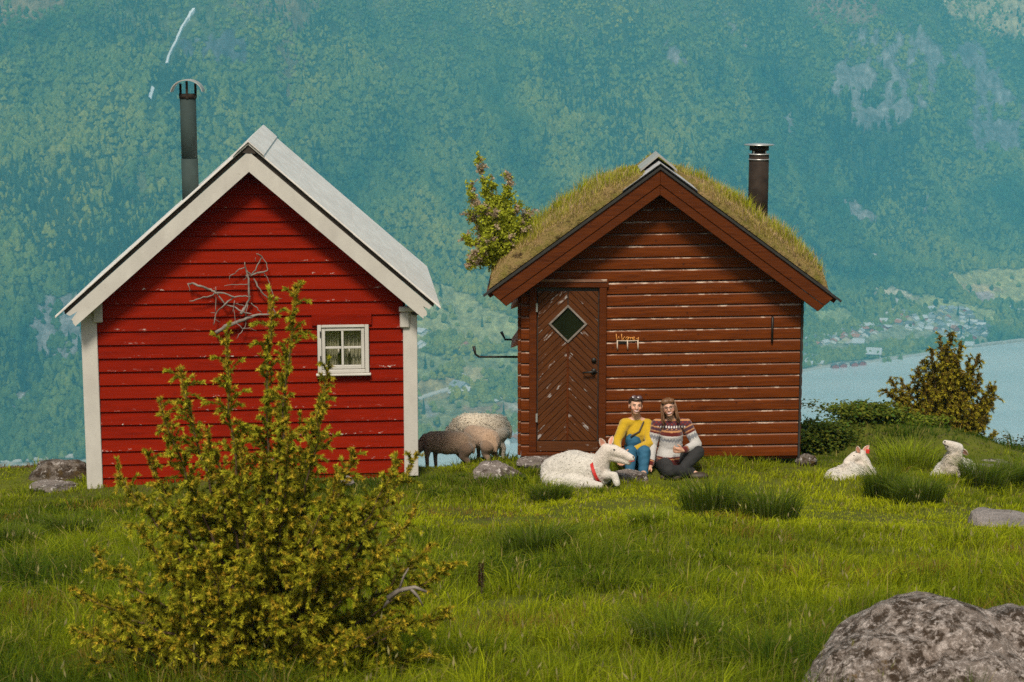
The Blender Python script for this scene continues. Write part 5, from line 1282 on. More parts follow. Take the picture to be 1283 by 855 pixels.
# ---------- woman in the patterned sweater
B_ = lambda u, v, dy=0.0: at(u, v, 20.42 + dy)
hc2 = B_(838.0, 511.5, -0.02); rot2 = (Matrix.Rotation(R(-4), 3, 'Z') @ Matrix.Rotation(R(-9), 3, 'Y') @ Matrix.Rotation(R(-8), 3, 'X'))
org2 = Vector((B_(845, 590).x, 20.35, gz(B_(845, 590).x, 20.35)))
b = Blob(); s2 = 0.98; H2 = head_forms(b, hc2, s2, rot2)
neck0 = B_(841, 527, 0.03); b.chain([H2(0, 0.02, -0.06), neck0], [0.048, 0.052], 'neck')
sL, sR = B_(823, 532, 0.02), B_(860, 532, 0.02); eL, eR = B_(817, 558, -0.02), B_(873, 557, -0.04); wL, wR = B_(815, 584, -0.22), B_(856, 564.5, -0.22)
chest = B_(841, 545, 0.04); waist = B_(840, 562, 0.06); hip = B_(839, 581, 0.06)
b.chain([neck0, chest, waist, hip], [0.055, 0.12, 0.11, 0.14], 'torso'); b.cap(neck0, 0.05, sL, 0.055, 'torso'); b.cap(neck0, 0.05, sR, 0.055, 'torso')
b.chain([sL, eL, wL], [0.050, 0.040, 0.027], 'arm'); b.chain([sR, eR, wR], [0.050, 0.040, 0.027], 'arm')
kA, kB = B_(874, 567, -0.12), B_(838, 590, -0.46); aA, aB = B_(850, 594, -0.40), B_(866, 592, -0.28)
b.chain([hip + Vector((0.07, 0, 0)), kA, aA], [0.085, 0.060, 0.042], 'leg'); b.chain([hip + Vector((-0.07, 0, 0)), kB, aB], [0.085, 0.060, 0.042], 'leg')
b.cap(aA, 0.04, aA + Vector((-0.12, -0.03, -0.03)), 0.03, 'leg'); b.cap(aB, 0.04, aB + Vector((0.10, -0.06, -0.03)), 0.03, 'leg')
hand(b, wL, (-0.55, -0.5, -0.45), (0.6, -0.8, 0.0), (-0.2, 0.0, -1), 0.5); hand(b, wR, (-0.95, -0.2, 0.05), (0, -0.3, 1), (-0.2, 0.9, -0.2), 1.5)
w2 = person(b, 'woman in a maroon and grey patterned wool sweater and black trousers', org2)
g = Blob()
g.chain([neck0 + Vector((0, 0, -0.015)), chest, waist, B_(838, 576, 0.03)], [0.066, 0.137, 0.138, 0.160], 'torso'); g.cap(neck0 + Vector((0, 0, -0.02)), 0.055, sL, 0.068, 'torso'); g.cap(neck0 + Vector((0, 0, -0.02)), 0.055, sR, 0.068, 'torso')
g.chain([sL, eL], [0.066, 0.057], 'uarm'); g.chain([eL, wL.lerp(eL, 0.10)], [0.057, 0.042], 'farm'); g.chain([sR, eR], [0.066, 0.057], 'uarm'); g.chain([eR, wR.lerp(eR, 0.10)], [0.057, 0.042], 'farm')
zrow = lambda v: B_(840, v, -0.08).z
MAR, GRY, ORG, PAT, YOK, WHT = [np.array(c_) for c_ in ((0.115, 0.016, 0.013), (0.50, 0.475, 0.455), (0.50, 0.24, 0.10), (0.20, 0.20, 0.22), (0.075, 0.030, 0.045), (0.78, 0.72, 0.68))]
def knit(V_, tg, tt):
    c_ = np.tile(GRY, (len(V_), 1)); z = V_[:, 2]; x = V_[:, 0]
    tor = tg == 'torso'
    def band(m, v0, v1, col): c_[m & (z < zrow(v0)) & (z >= zrow(v1))] = col
    band(tor, 500, 529.0, MAR); band(tor, 527.2, 528.8, ORG); band(tor, 529.0, 540.5, YOK)
    dots = (np.sin(x * 2 * math.pi / 0.030) > -0.1); band(tor & dots, 534.6, 537.2, WHT)
    chk = (np.sin(x * 2 * math.pi / 0.05) * np.sin(z * 2 * math.pi / 0.05) > 0.25); band(tor & chk, 529.5, 534, MAR * 1.6); band(tor & chk, 538, 540.5, ORG * 0.7)
    band(tor, 540.5, 542.5, ORG); band(tor, 542.5, 547, MAR); band(tor, 547, 548.2, WHT * 0.9)
    zig = np.abs(((x / 0.035) % 1) - 0.5) * 0.035; m = tor & (z + zig < zrow(550.0)) & (z + zig > zrow(553.2)); c_[m] = PAT
    hem = zrow(572.5) + 0.00 * x; c_[tor & (z < hem)] = MAR; c_[tor & (z < hem - 0.016) & (z > hem - 0.030)] = ORG; c_[tor & (z < hem - 0.045)] = MAR
    ua = tg == 'uarm'; c_[ua & (tt < 0.42)] = MAR; c_[ua & (tt < 0.30)] = YOK; c_[ua & (tt < 0.08)] = MAR; c_[ua & (tt > 0.28) & (tt < 0.33)] = ORG; c_[ua & (tt > 0.08) & (tt < 0.14)] = ORG
    zg = np.abs(((x / 0.03) % 1) - 0.5) * 0.2; c_[ua & (tt + zg > 0.56) & (tt + zg < 0.74)] = PAT
    fa = tg == 'farm'; c_[fa & (tt > 0.86)] = MAR; c_[fa & (tt > 0.90) & (tt < 0.94)] = ORG
    return c_
garment('sweater', g, w2, org2, MAT['knit'], knit, 0.0075, 3, 0.004, 8)
g = Blob(); g.chain([waist, hip], [0.12, 0.155], 't'); g.chain([hip + Vector((0.07, 0, 0)), kA, aA], [0.102, 0.078, 0.056], 'l'); g.chain([hip + Vector((-0.07, 0, 0)), kB, aB], [0.102, 0.078, 0.056], 'l')
garment('trousers', g, w2, org2, MAT['black_cloth'], None, wr=0.006, seed=3)
rl = lambda p: Vector(p) - org2
small_ell('shoe', w2, rl(aA + Vector((-0.09, -0.03, -0.03))), (0.12, 0.05, 0.045), MAT['boot_leather']); small_ell('shoe', w2, rl(aB + Vector((0.08, -0.05, -0.03))), (0.11, 0.06, 0.045), MAT['boot_leather'])
face_parts(w2, H2, org2, s2, rot2, 'hair_brown')
hair_cap('hair', MAT['hair_brown'], w2, org2, H2, s2, rot2, lambda L_: ((L_[:, 1] < -0.025) & (L_[:, 2] < 0.056) & (np.abs(L_[:, 0]) < 0.060)) | ((L_[:, 1] < -0.09) & (L_[:, 2] < 0.056)) | (L_[:, 2] < -0.14),
         (((0, 0.055, -0.05), (0.082, 0.05, 0.095)), ((-0.078, 0.0, -0.035), (0.025, 0.045, 0.10)), ((0.074, 0.0, -0.03), (0.022, 0.045, 0.095)), ((-0.03, -0.045, 0.080), (0.05, 0.048, 0.038)), ((0.03, -0.045, 0.080), (0.05, 0.048, 0.036))))
hr2 = random.Random(9); strands = []
for i in range(46):
    q = -1 if i % 2 else 1; x0 = q * hr2.uniform(0.066, 0.088); y0 = hr2.uniform(-0.035, 0.07); strands.append([H2(x0 * 0.9, y0, 0.06), H2(x0, y0, 0.0), H2(x0 * 1.08, y0 - 0.01, -0.06), H2(x0 * hr2.uniform(0.95, 1.2), y0 + hr2.uniform(-0.03, 0.02), -0.12), H2(x0 * hr2.uniform(0.85, 1.3), y0 + hr2.uniform(-0.05, 0.02), -0.16 - 0.03 * hr2.random())])
locks('hair_locks', MAT['hair_brown'], w2, org2, strands, 0.011)
gs = empty('glasses', rl(H2(0, -0.098, 0.006))); gs.parent = w2; gs.rotation_euler = rot2.to_euler()
for q in (-1, 1):
    MB().tube([(0.029 * q + 0.022 * math.cos(2 * math.pi * i / 14), 0, 0.017 * math.sin(2 * math.pi * i / 14)) for i in range(15)], 0.0025, 6, cap=False).build('rim', MAT['glasses_dark'], gs); MB().tube([(0.051 * q, 0, 0.006), (0.078 * q, 0.03, 0.008), (0.084 * q, 0.09, 0.0)], 0.0025, 6).build('temple', MAT['glasses_dark'], gs)
MB().tube([(-0.008, 0, 0.003), (0, -0.002, 0.006), (0.008, 0, 0.003)], 0.0025, 6).build('bridge', MAT['glasses_dark'], gs)
# ------------------------------------------------------------------ rocks
def ghit(u, v):
    d = ray(u, v); ys = np.arange(6, 30, 0.01); xs = d.x / d.y * ys; zs = CAMZ + d.z / d.y * ys
    k = int(np.argmax(ground_h(xs, ys) >= zs)); return Vector((xs[k], ys[k], zs[k]))
def rock(name, c, r, mat, label, seed, facets=7, sub=5, rz=0.0, flat=0.0, rough=0.10):
    """a weathered stone: sphere cut by random planes, then roughened"""
    rr = random.Random(seed); bm = bmesh.new(); bmesh.ops.create_icosphere(bm, subdivisions=sub, radius=1.0)
    pl = []
    for k in range(facets):
        n_ = Vector((rr.gauss(0, 1), rr.gauss(0, 1), rr.gauss(0.25, 0.8))).normalized(); pl.append((n_, rr.uniform(0.62, 0.9)))
    if flat: pl.append((Vector((0.05, -0.1, 1)).normalized(), flat))
    off = Vector((seed * 3.7, seed * 1.3, 0))
    for v_ in bm.verts:
        p = v_.co.copy()
        for n_, h_ in pl:
            e = p.dot(n_) - h_
            if e > 0: p -= n_ * e * 0.88
        p *= 1 + rough * 1.6 * mnoise.noise(p * 1.5 + off) + rough * 0.8 * mnoise.noise(p * 4 + off) + rough * 0.3 * mnoise.noise(p * 11 + off)
        v_.co = Vector((p.x * r[0], p.y * r[1], p.z * r[2]))
    for f in bm.faces: f.smooth = True
    me = bpy.data.meshes.new(name); bm.to_mesh(me); bm.free()
    o = link_mesh(name, me, mat, None, c, (0, 0, rz)); tag(o, label, 'rock' if name != 'stone_slab' else 'slab'); return o
ROCKSPOTS = []
def rock_px(u, v, Y, wpx, hpx, dep, **k):
    sc = 2300 / (Y * 1.02); p = at(u, v, Y); ROCKSPOTS.append((p.x, Y, wpx / sc / 2 * 0.9, dep * 0.8)); return rock(c=p, r=(wpx / sc / 2, dep, hpx / sc / 2), **k)
rock_px(78, 601, 20.75, 84, 56, 0.34, name='rock', mat=MAT['mossy_rock'], label='big mossy brown rock at the left end of the red cabin', seed=3, facets=9)
rock_px(70, 613, 20.25, 64, 30, 0.22, name='rock', mat=MAT['lichen_rock'], label='smaller flat-topped lichen rock leaning below the big mossy rock', seed=8, flat=0.5)
rock_px(622, 597, 20.35, 72, 40, 0.26, name='rock', mat=MAT['lichen_rock'], label='lichen-speckled rock in the gap between the two cabins', seed=12, facets=6)
rock_px(676, 580, 20.72, 58, 20, 0.20, name='stone_slab', mat=MAT['lichen_rock'], label='flat stone slab under the brown cabin door', seed=15, flat=0.4, facets=4, rough=0.06)
rock_px(790, 600, 19.95, 46, 30, 0.20, name='rock', mat=MAT['lichen_rock'], label='grey stone between the white ewe and the sitting woman hand', seed=18, flat=0.55)
rock_px(1256, 656, 17.3, 84, 56, 0.34, name='rock', mat=MAT['flat_rock'], label='pale flat stone in the grass at the right edge', seed=22, flat=0.35, facets=5, rough=0.07)
rock_px(1240, 586, 21.2, 60, 26, 0.22, name='rock', mat=MAT['lichen_rock'], label='speckled grey stone behind the sheep with the lifted nose', seed=26, flat=0.5)
rock_px(575, 606, 20.3, 34, 12, 0.12, name='rock', mat=MAT['mossy_rock'], label='low brown stone beside the lichen rock in the gap', seed=31, flat=0.4)
rock_px(433, 603, 19.9, 22, 14, 0.08, name='rock', mat=MAT['flat_rock'], label='small pale stone at the foot of the red cabin wall', seed=35)
rock_px(1012, 578, 21.0, 30, 18, 0.12, name='rock', mat=MAT['mossy_rock'], label='mossy stone at the right corner of the brown cabin', seed=39)
# the foreground boulder: two swellings with a crack between
b = Blob(); K = lambda u, v, dy=0.0: at(u, v, 9.3 + dy)
b.ell(K(1165, 855, 0.05), (0.58, 0.50, 0.46), ''); b.ell(K(1140, 880, -0.15), (0.58, 0.45, 0.40), ''); b.ell(K(1262, 850, 0.15), (0.36, 0.50, 0.40), ''); b.ell(K(1300, 870, 0.1), (0.55, 0.5, 0.40), ''); b.ell(K(1200, 920, -0.3), (0.65, 0.4, 0.45), '')
me = b.mesh('boulder', 0.022, 6); V_ = coords(me); Nn = normals(me)
nz = np.array([0.55 * mnoise.noise(Vector(p) * 2.2) + 0.30 * mnoise.noise(Vector(p) * 5.5) + 0.15 * mnoise.noise(Vector(p) * 13) + 0.08 * mnoise.noise(Vector(p) * 28) for p in V_])
c0 = K(1190, 800, -0.35); c1 = K(1125, 858, -0.45)      # crack line in the front face
a2 = np.array(c0); ab = np.array(c1) - a2; tcl = np.clip(((V_ - a2) @ ab) / (ab @ ab), 0, 1); dist = np.linalg.norm(V_ - (a2 + tcl[:, None] * ab), axis=1)
V_ = V_ + Nn * (0.075 * nz - 0.07 * np.exp(-(dist / 0.045) ** 2))[:, None]
me.vertices.foreach_set('co', V_.astype(np.float32).ravel()); og = K(1200, 855); og.z = float(V_[:, 2].min()); recentre(me, og); smooth_all(me)
bo = link_mesh('boulder', me, MAT['boulder_rock'], None, og); tag(bo, 'large cracked lichen-covered boulder in the lower right foreground', 'boulder')

# ------------------------------------------------------------------ leaf and needle builders
class Leaves:
    def __init__(s): s.V = []; s.F = []; s.C = []; s.n = 0
    def add(s, P_, D_, S_, L_, W_, col):
        """kite-shaped leaves: base P, direction D, side S"""
        k = len(P_); L_ = np.asarray(L_)[:, None]; W_ = np.asarray(W_)[:, None]; up = np.cross(S_, D_)
        vs = np.stack([P_, P_ + D_ * L_ * 0.45 + S_ * W_ + up * W_ * 0.3, P_ + D_ * L_, P_ + D_ * L_ * 0.45 - S_ * W_ + up * W_ * 0.3], 1).reshape(-1, 3)
        b_ = np.arange(k)[:, None] * 4 + s.n; s.F.append(np.concatenate([b_ + np.array([[0, 1, 2]]), b_ + np.array([[0, 2, 3]])])); s.V.append(vs); s.C.append(np.repeat(col, 4, 0)); s.n += 4 * k
    def needles(s, P_, D_, S_, L_, W_, col):
        k = len(P_); L_ = np.asarray(L_)[:, None]; W_ = np.asarray(W_)[:, None]
        vs = np.stack([P_ - S_ * W_, P_ + S_ * W_, P_ + D_ * L_], 1).reshape(-1, 3)
        s.F.append(np.arange(k * 3).reshape(-1, 3) + s.n); s.V.append(vs); s.C.append(np.repeat(col, 3, 0)); s.n += 3 * k
    def build(s, name, mat, parent, org=(0, 0, 0)):
        return link_mesh(name, np_mesh(name, np.concatenate(s.V) - np.array(org), np.concatenate(s.F), False, np.concatenate(s.C)), mat, parent)
def unit(a): return a / (np.linalg.norm(a, axis=-1, keepdims=True) + 1e-9)
def curve(p0, p1, bend, k, r_, wob=0.02):
    """a bent branch: starts along bend, ends at p1"""
    p0, p1 = np.array(p0, float), np.array(p1, float); c_ = p0 + (p1 - p0) * 0.5 + np.array(bend)
    t = np.linspace(0, 1, k)[:, None]; pts = (1 - t) ** 2 * p0 + 2 * t * (1 - t) * c_ + t * t * p1
    pts[1:-1] += r_.normal(0, wob, (k - 2, 3)); return pts

def juniper(name, base, tips, label, seed, side_len, shoot_gap, needle_len, tint, height, dens=1.0, tipcol=(0.36, 0.20, 0.03), stem_r=0.02, extra=0):
    """juniper: limbs to given tips, side branches along them, every shoot ringed with needles"""
    r_ = np.random.default_rng(seed); base = np.array(base, float)
    root = empty(name, base, 0, label, 'juniper'); wood = MB(); lv = Leaves(); shoots = []
    limbs = []
    for tip, br in tips:
        tip = np.array(tip, float); d = tip - base
        p0 = base + np.array([d[0] * br * 0.25, d[1] * br * 0.25, d[2] * br * 0.75])
        limbs.append(curve(p0, tip, np.array([d[0] * 0.06, d[1] * 0.06, -0.05 * np.linalg.norm(d)]) + r_.normal(0, 0.03, 3), 14, r_, 0.010))
    for pts in limbs:
        L_ = np.linalg.norm(np.diff(pts, axis=0), axis=1).sum()
        wood.tube([Vector(p - base) for p in pts], list(np.linspace(stem_r, stem_r * 0.18, len(pts))), 6)
        seg = np.linspace(0, 1, max(4, int(L_ / 0.035 * dens)))
        for t in seg:
            if t < 0.14: continue
            i = min(int(t * (len(pts) - 1)), len(pts) - 2); f = t * (len(pts) - 1) - i; p = pts[i] * (1 - f) + pts[i + 1] * f; tang = unit(pts[i + 1] - pts[i])
            for _ in range(2):
                q = r_.normal(0, 1, 3); q -= tang * (q @ tang); q = unit(q)
                ln = side_len * (0.20 + 0.95 * (1 - t) ** 0.9) * r_.uniform(0.5, 1.25)
                d = unit(q * 0.85 + tang * 0.75 + np.array([0, 0, 0.25])); e = p + d * ln + np.array([0, 0, -0.10 * ln])
                br = curve(p, e, np.array([0, 0, 0.06 * ln]), 6, r_, 0.004); shoots.append((br, t, True))
                if ln > 0.16 and r_.random() < 0.5: wood.tube([Vector(x - base) for x in br], list(np.linspace(stem_r * 0.28, stem_r * 0.1, 6)), 4, False)
                # second order twigs
                for k in range(int(ln / 0.036)):
                    tt = r_.uniform(0.2, 0.95); j = int(tt * 4.99); pp = br[j] * (1 - (tt * 5 - j)) + br[min(j + 1, 5)] * (tt * 5 - j)
                    dq = unit(unit(br[-1] - br[0]) * 0.7 + r_.normal(0, 0.55, 3) + np.array([0, 0, 0.12])); l2 = r_.uniform(0.045, 0.125) * (0.6 + side_len * 1.6)
                    shoots.append((np.stack([pp, pp + dq * l2 * 0.6, pp + dq * l2 + np.array([0, 0, -0.022])]), t, False))
        shoots.append((pts[int(len(pts) * 0.45):], 1.0, True))
    base_c = np.array(tint); cz = base[2]
    P_, D_, N_, C_ = [], [], [], []
    for br, t, main in shoots:
        L_ = np.linalg.norm(np.diff(br, axis=0), axis=1).sum(); k = max(3, int(L_ / shoot_gap))
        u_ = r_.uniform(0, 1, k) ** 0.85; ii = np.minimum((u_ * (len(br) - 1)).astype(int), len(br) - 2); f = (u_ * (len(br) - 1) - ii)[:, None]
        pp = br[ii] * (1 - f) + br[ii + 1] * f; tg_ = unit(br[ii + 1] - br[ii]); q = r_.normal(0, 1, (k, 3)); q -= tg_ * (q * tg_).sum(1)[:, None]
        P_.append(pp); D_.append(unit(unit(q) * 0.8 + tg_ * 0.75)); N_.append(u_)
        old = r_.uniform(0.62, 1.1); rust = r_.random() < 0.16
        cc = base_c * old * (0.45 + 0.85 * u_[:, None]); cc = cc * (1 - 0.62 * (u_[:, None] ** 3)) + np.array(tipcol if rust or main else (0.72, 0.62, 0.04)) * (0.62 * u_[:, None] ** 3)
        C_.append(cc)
    P_, D_, C_ = np.concatenate(P_), np.concatenate(D_), np.concatenate(C_); k = len(P_)
    S_ = unit(np.cross(D_, r_.normal(0, 1, (k, 3))))
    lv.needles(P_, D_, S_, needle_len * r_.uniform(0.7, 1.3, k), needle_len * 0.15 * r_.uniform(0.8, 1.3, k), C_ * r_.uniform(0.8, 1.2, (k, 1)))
    t_ = wood.build('trunk', MAT['bark'], root, True); tag(t_, kind='stuff')
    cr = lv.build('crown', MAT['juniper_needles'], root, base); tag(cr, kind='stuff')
    return root, k

# foreground juniper
Yj = 10.0
jb = at(330, 905, Yj); jb.z = gz(jb.x, jb.y) - 0.02
J = lambda u, v, dy=0.0: at(u, v, Yj + dy)
tips = [(J(369, 362), .1), (J(339, 378, .1), .15), (J(284, 422, -.1), .2), (J(226, 464, .1), .3), (J(200, 504, -.2), .2), (J(186, 572, -.1), .15), (J(148, 590, .2), .1), (J(94, 738, -.1), .05), (J(94, 790, -.3), .05), (J(120, 690, .25), .05), (J(563, 708, -.1), .05),
        (J(522, 572, .1), .15), (J(497, 582, -.2), .2), (J(410, 464, .15), .35), (J(405, 500, -.15), .35), (J(442, 566, -.2), .3), (J(538, 684, .3), .05), (J(560, 764, -.2), .0), (J(520, 640, -.3), .15), 
        (J(260, 540, -.3), .2), (J(240, 600, .3), .15), (J(170, 660, -.3), .05), (J(210, 690, .35), .1), (J(300, 560, -.4), .25), (J(360, 540, -.45), .3), (J(420, 600, -.45), .2), (J(480, 690, -.45), .1), (J(400, 690, -.6), .15),
        (J(330, 640, -.6), .2), (J(260, 700, -.55), .1), (J(150, 780, -.4), .0), (J(500, 780, -.4), .0), (J(200, 800, -.55), .0), (J(450, 800, -.55), .0), (J(350, 760, -.65), .1), (J(280, 800, -.65), .05), (J(410, 830, -.6), .0), (J(540, 820, -.2), .0), (J(120, 830, -.2), .0), 
        (J(440, 650, -.5), .1), (J(300, 720, -.6), .1), (J(230, 760, -.5), .05), (J(390, 780, -.65), .05)]
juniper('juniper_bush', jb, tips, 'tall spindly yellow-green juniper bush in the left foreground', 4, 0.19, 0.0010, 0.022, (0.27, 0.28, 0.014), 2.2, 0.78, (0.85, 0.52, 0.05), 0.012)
# juniper tree at the edge of the drop on the right
Yr = 23.6; rb = at(1182, 560, Yr); rb.z = gz(rb.x, rb.y) - 0.03
G = lambda u, v, dy=0.0: at(u, v, Yr + dy)
tips = [(G(1190, 419), .5), (G(1178, 424, .1), .5), (G(1203, 430, -.1), .45), (G(1168, 440, -.1), .4), (G(1214, 452, .1), .4), (G(1158, 452, .1), .35), (G(1226, 446, 0), .4), (G(1150, 462, -.2), .3), (G(1228, 470, -.1), .3), (G(1144, 474, 0), .3), (G(1240, 486, .1), .25), (G(1130, 478, .1), .3),
        (G(1246, 500, -.1), .2), (G(1116, 476, 0), .3), (G(1111, 490, -.1), .25), (G(1125, 500, .2), .2), (G(1246, 486, 0), .25), (G(1238, 512, .2), .15), (G(1124, 512, -.2), .15), (G(1232, 524, -.2), .1), (G(1136, 526, -.1), .1), (G(1190, 470, -.35), .35), (G(1172, 490, -.4), .3), (G(1208, 496, -.4), .3), (G(1190, 520, -.45), .2),
        (G(1156, 510, -.4), .2), (G(1222, 510, -.35), .2), (G(1246, 545, .05), .05), (G(1236, 530, 0), .05), (G(1225, 548, -.1), .0), (G(1150, 535, -.3), .1), (G(1205, 530, -.35), .1), (G(1185, 440, .2), .5), (G(1200, 460, .3), .4), (G(1165, 475, .3), .35)]
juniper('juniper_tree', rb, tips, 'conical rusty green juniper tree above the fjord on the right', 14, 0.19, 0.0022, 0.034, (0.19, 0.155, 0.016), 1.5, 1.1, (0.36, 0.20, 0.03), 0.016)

# dead root among the juniper branches
m = MB()
for pts, r0 in (([(486, 750), (500, 740), (520, 736), (535, 742)], 0.014), ([(500, 740), (506, 722), (512, 712)], 0.007), ([(515, 738), (524, 748), (530, 760)], 0.008), ([(490, 748), (480, 762)], 0.010)):
    m.tube([at(u, v, 9.75) for u, v in pts], list(np.linspace(r0 * 1.3, r0 * 0.5, len(pts))), 6)
tag(m.build('dead_branch', MAT['old_wood'], None, True), 'grey dead branch caught on the right side of the foreground juniper', 'branch')

# sapling growing from the turf roof
sb = roof_pt(-1, 1.76, 0.15); r_ = np.random.default_rng(21)
sap = empty('birch_sapling', sb, 0, 'leafy birch sapling growing from the turf roof eave', 'sapling'); wood = MB(); lv = Leaves()
Z = lambda u, v, dy=0.0: at(u, v, 21.2 + dy)
for k, (u, v, dy) in enumerate([(601, 202, 0), (636, 224, .1), (588, 238, -.1), (616, 236, .1), (590, 268, .15), (648, 262, 0), (586, 300, .1), (606, 262, -.2), (625, 270, -.2), (660, 275, .1), (596, 318, -.15), (640, 300, -.2), (662, 268, .2), (612, 300, -.25), (650, 285, -.1), (630, 250, .2), (604, 286, .25), (590, 330, 0.1)]):
    tip = np.array(Z(u, v, dy)); pts = curve(np.array(sb) + r_.normal(0, 0.02, 3), tip, np.array([(tip - np.array(sb))[0] * 0.12, 0, 0.02]), 10, r_, 0.008)
    wood.tube([Vector(p) - sb for p in pts], list(np.linspace(0.011, 0.0025, 10)), 5)
    for i in range(2, 10):
        for _ in range(7):
            d = unit(unit(pts[i] - pts[i - 1]) * 0.5 + r_.normal(0, 0.7, 3)); e = pts[i] + d * r_.uniform(0.04, 0.13)
            wood.tube([Vector(pts[i]) - sb, Vector(e) - sb], [0.0025, 0.001], 3, False)
            kk = 30; pp = pts[i] + (e - pts[i]) * r_.uniform(0.1, 1.05, (kk, 1)) + r_.normal(0, 0.012, (kk, 3)); D2 = unit(r_.normal(0, 1, (kk, 3)) + np.array([0, 0, -0.2])); S2 = unit(np.cross(D2, r_.normal(0, 1, (kk, 3))))
            edge_ = (i >= 8) or (u < 600 and i >= 6)
            col = np.array((0.50, 0.38, 0.26) if (edge_ and r_.random() < 0.45) else (0.40, 0.43, 0.035)) * r_.uniform(0.7, 1.3, (kk, 1))
            lv.add(pp, D2, S2, r_.uniform(0.028, 0.046, kk) * (0.7 if edge_ else 1), r_.uniform(0.010, 0.017, kk), col)
tag(wood.build('stems', MAT['twig'], sap, True), kind='stuff'); tag(lv.build('crown', MAT['leaves'], sap, sb), kind='stuff')

def bush(name, c, r, count, leaf, col, label, seed, stems=10):
    """rounded leafy shrub: leaves spread near the surface of several clumps on real stems"""
    r_ = np.random.default_rng(seed); c = np.array(c, float); root = empty(name, c, 0, label, 'bush'); lv = Leaves(); wood = MB()
    for k in range(stems):
        tip = c + np.array([r_.normal(0, 0.5) * r[0], r_.normal(0, 0.5) * r[1], r[2] * r_.uniform(0.6, 1.15)]); pts = curve(c + np.array([r_.normal(0, .3) * r[0], r_.normal(0, .3) * r[1], -0.05]), tip, np.array([0, 0, 0.1]), 8, r_, 0.015)
        wood.tube([Vector(p - c) for p in pts], list(np.linspace(0.008, 0.002, 8)), 4)
        n_ = count // stems; t = r_.uniform(0.1, 1.05, n_); ii = np.clip((t * 7).astype(int), 0, 6); pp = pts[ii] + (pts[ii + 1] - pts[ii]) * (t * 7 - ii)[:, None] + r_.normal(0, 1, (n_, 3)) * np.array([r[0] * 0.28, r[1] * 0.28, r[2] * 0.09])
        D2 = unit(r_.normal(0, 1, (n_, 3)) * np.array([1, 1, 0.4]) + np.array([0, -0.2, -0.15])); S2 = unit(np.cross(D2, np.array([0, 0, 1]) + r_.normal(0, 0.35, (n_, 3))))
        lv.add(pp, D2, S2, leaf * r_.uniform(0.7, 1.3, n_), leaf * 0.33 * r_.uniform(0.8, 1.2, n_), np.array(col) * r_.uniform(0.55, 1.35, (n_, 1)) * (1 + 0.25 * r_.normal(0, 1, (n_, 1)) * np.array([1, 0.3, 0])))
    tag(wood.build('stems', MAT['twig'], root, True), kind='stuff'); tag(lv.build('crown', MAT['leaves'], root, c), kind='stuff'); return root
def on_ground(u, v, Y):
    p = at(u, v, Y); p.z = gz(p.x, p.y); return p
bush('leafy_bush', on_ground(1026, 560, 22.2), (0.42, 0.35, 0.30), 5200, 0.055, (0.13, 0.165, 0.02), 'leafy green bush against the right corner of the brown cabin', 51, 22)
bush('leafy_bush', on_ground(1085, 545, 22.9), (0.55, 0.35, 0.15), 5200, 0.055, (0.14, 0.175, 0.02), 'low leafy bush on the mound between brown cabin and juniper tree', 52, 22)
bush('leafy_bush', on_ground(1140, 545, 23.0), (0.35, 0.3, 0.16), 2600, 0.05, (0.2, 0.25, 0.025), 'bright green bush at the left foot of the juniper tree', 53, 16)
# bramble arching at the right edge
r_ = np.random.default_rng(61); bb = on_ground(1272, 575, 22.6); br = empty('bramble', bb, 0, 'thin arching bramble stems at the right edge above the water', 'bramble'); wood = MB(); lv = Leaves()
for (u0, v0, u1, v1) in ((1278, 590, 1246, 548), (1282, 588, 1258, 545), (1276, 592, 1240, 560), (1290, 590, 1275, 548), (1268, 590, 1236, 566), (1296, 592, 1300, 552)):
    p0, p1 = np.array(at(u0, v0, 22.5)), np.array(at(u1, v1, 22.3)); pts = curve(p0, p1, np.array([0.06, 0, 0.22]), 10, r_, 0.01); wood.tube([Vector(p) - bb for p in pts], list(np.linspace(0.007, 0.0025, 10)), 5)
    kk = 46; t = r_.integers(2, 10, kk); pp = pts[t] + r_.normal(0, 0.02, (kk, 3)); D2 = unit(r_.normal(0, 1, (kk, 3))); S2 = unit(np.cross(D2, r_.normal(0, 1, (kk, 3))))
    lv.add(pp, D2, S2, r_.uniform(0.02, 0.045, kk), r_.uniform(0.008, 0.015, kk), np.array((0.13, 0.13, 0.04)) * r_.uniform(0.6, 1.3, (kk, 1)))
tag(wood.build('stems', MAT['twig'], br, True), kind='stuff'); tag(lv.build('leaf_sprays', MAT['leaves'], br, bb), kind='stuff')

# ------------------------------------------------------------------ grass
def blades(P_, H_, W_, lean, col, r_, bendy=0.5, tipcol=None):
    """numpy grass: five points and three triangles a blade"""
    k = len(P_); az = r_.uniform(0, 2 * np.pi, k); wd = np.stack([np.cos(az), np.sin(az), np.zeros(k)], 1)
    la = lean if lean is not None else np.stack([np.cos(az + 1.3), np.sin(az + 1.3), np.zeros(k)], 1) * r_.uniform(0.1, 1.0, (k, 1))
    H = H_[:, None]; W = W_[:, None]; up = np.array([[0, 0, 1.0]])
    mid = P_ + up * H * 0.55 + la * H * 0.20 * bendy; tip = P_ + up * H * (1 - 0.25 * bendy * np.linalg.norm(la, axis=1, keepdims=True)) + la * H * 0.75 * bendy
    vs = np.stack([P_ - wd * W, P_ + wd * W, mid + wd * W * 0.75, mid - wd * W * 0.75, tip], 1).reshape(-1, 3)
    b_ = np.arange(k)[:, None] * 5; F_ = np.concatenate([b_ + np.array([[0, 1, 2]]), b_ + np.array([[0, 2, 3]]), b_ + np.array([[3, 2, 4]])])
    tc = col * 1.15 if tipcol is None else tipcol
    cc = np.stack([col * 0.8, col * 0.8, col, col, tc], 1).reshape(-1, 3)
    return vs, F_, cc
def local_inv(p, M4):
    Mi = np.array(M4.inverted()); return p @ Mi[:3, :3].T + Mi[:3, 3]
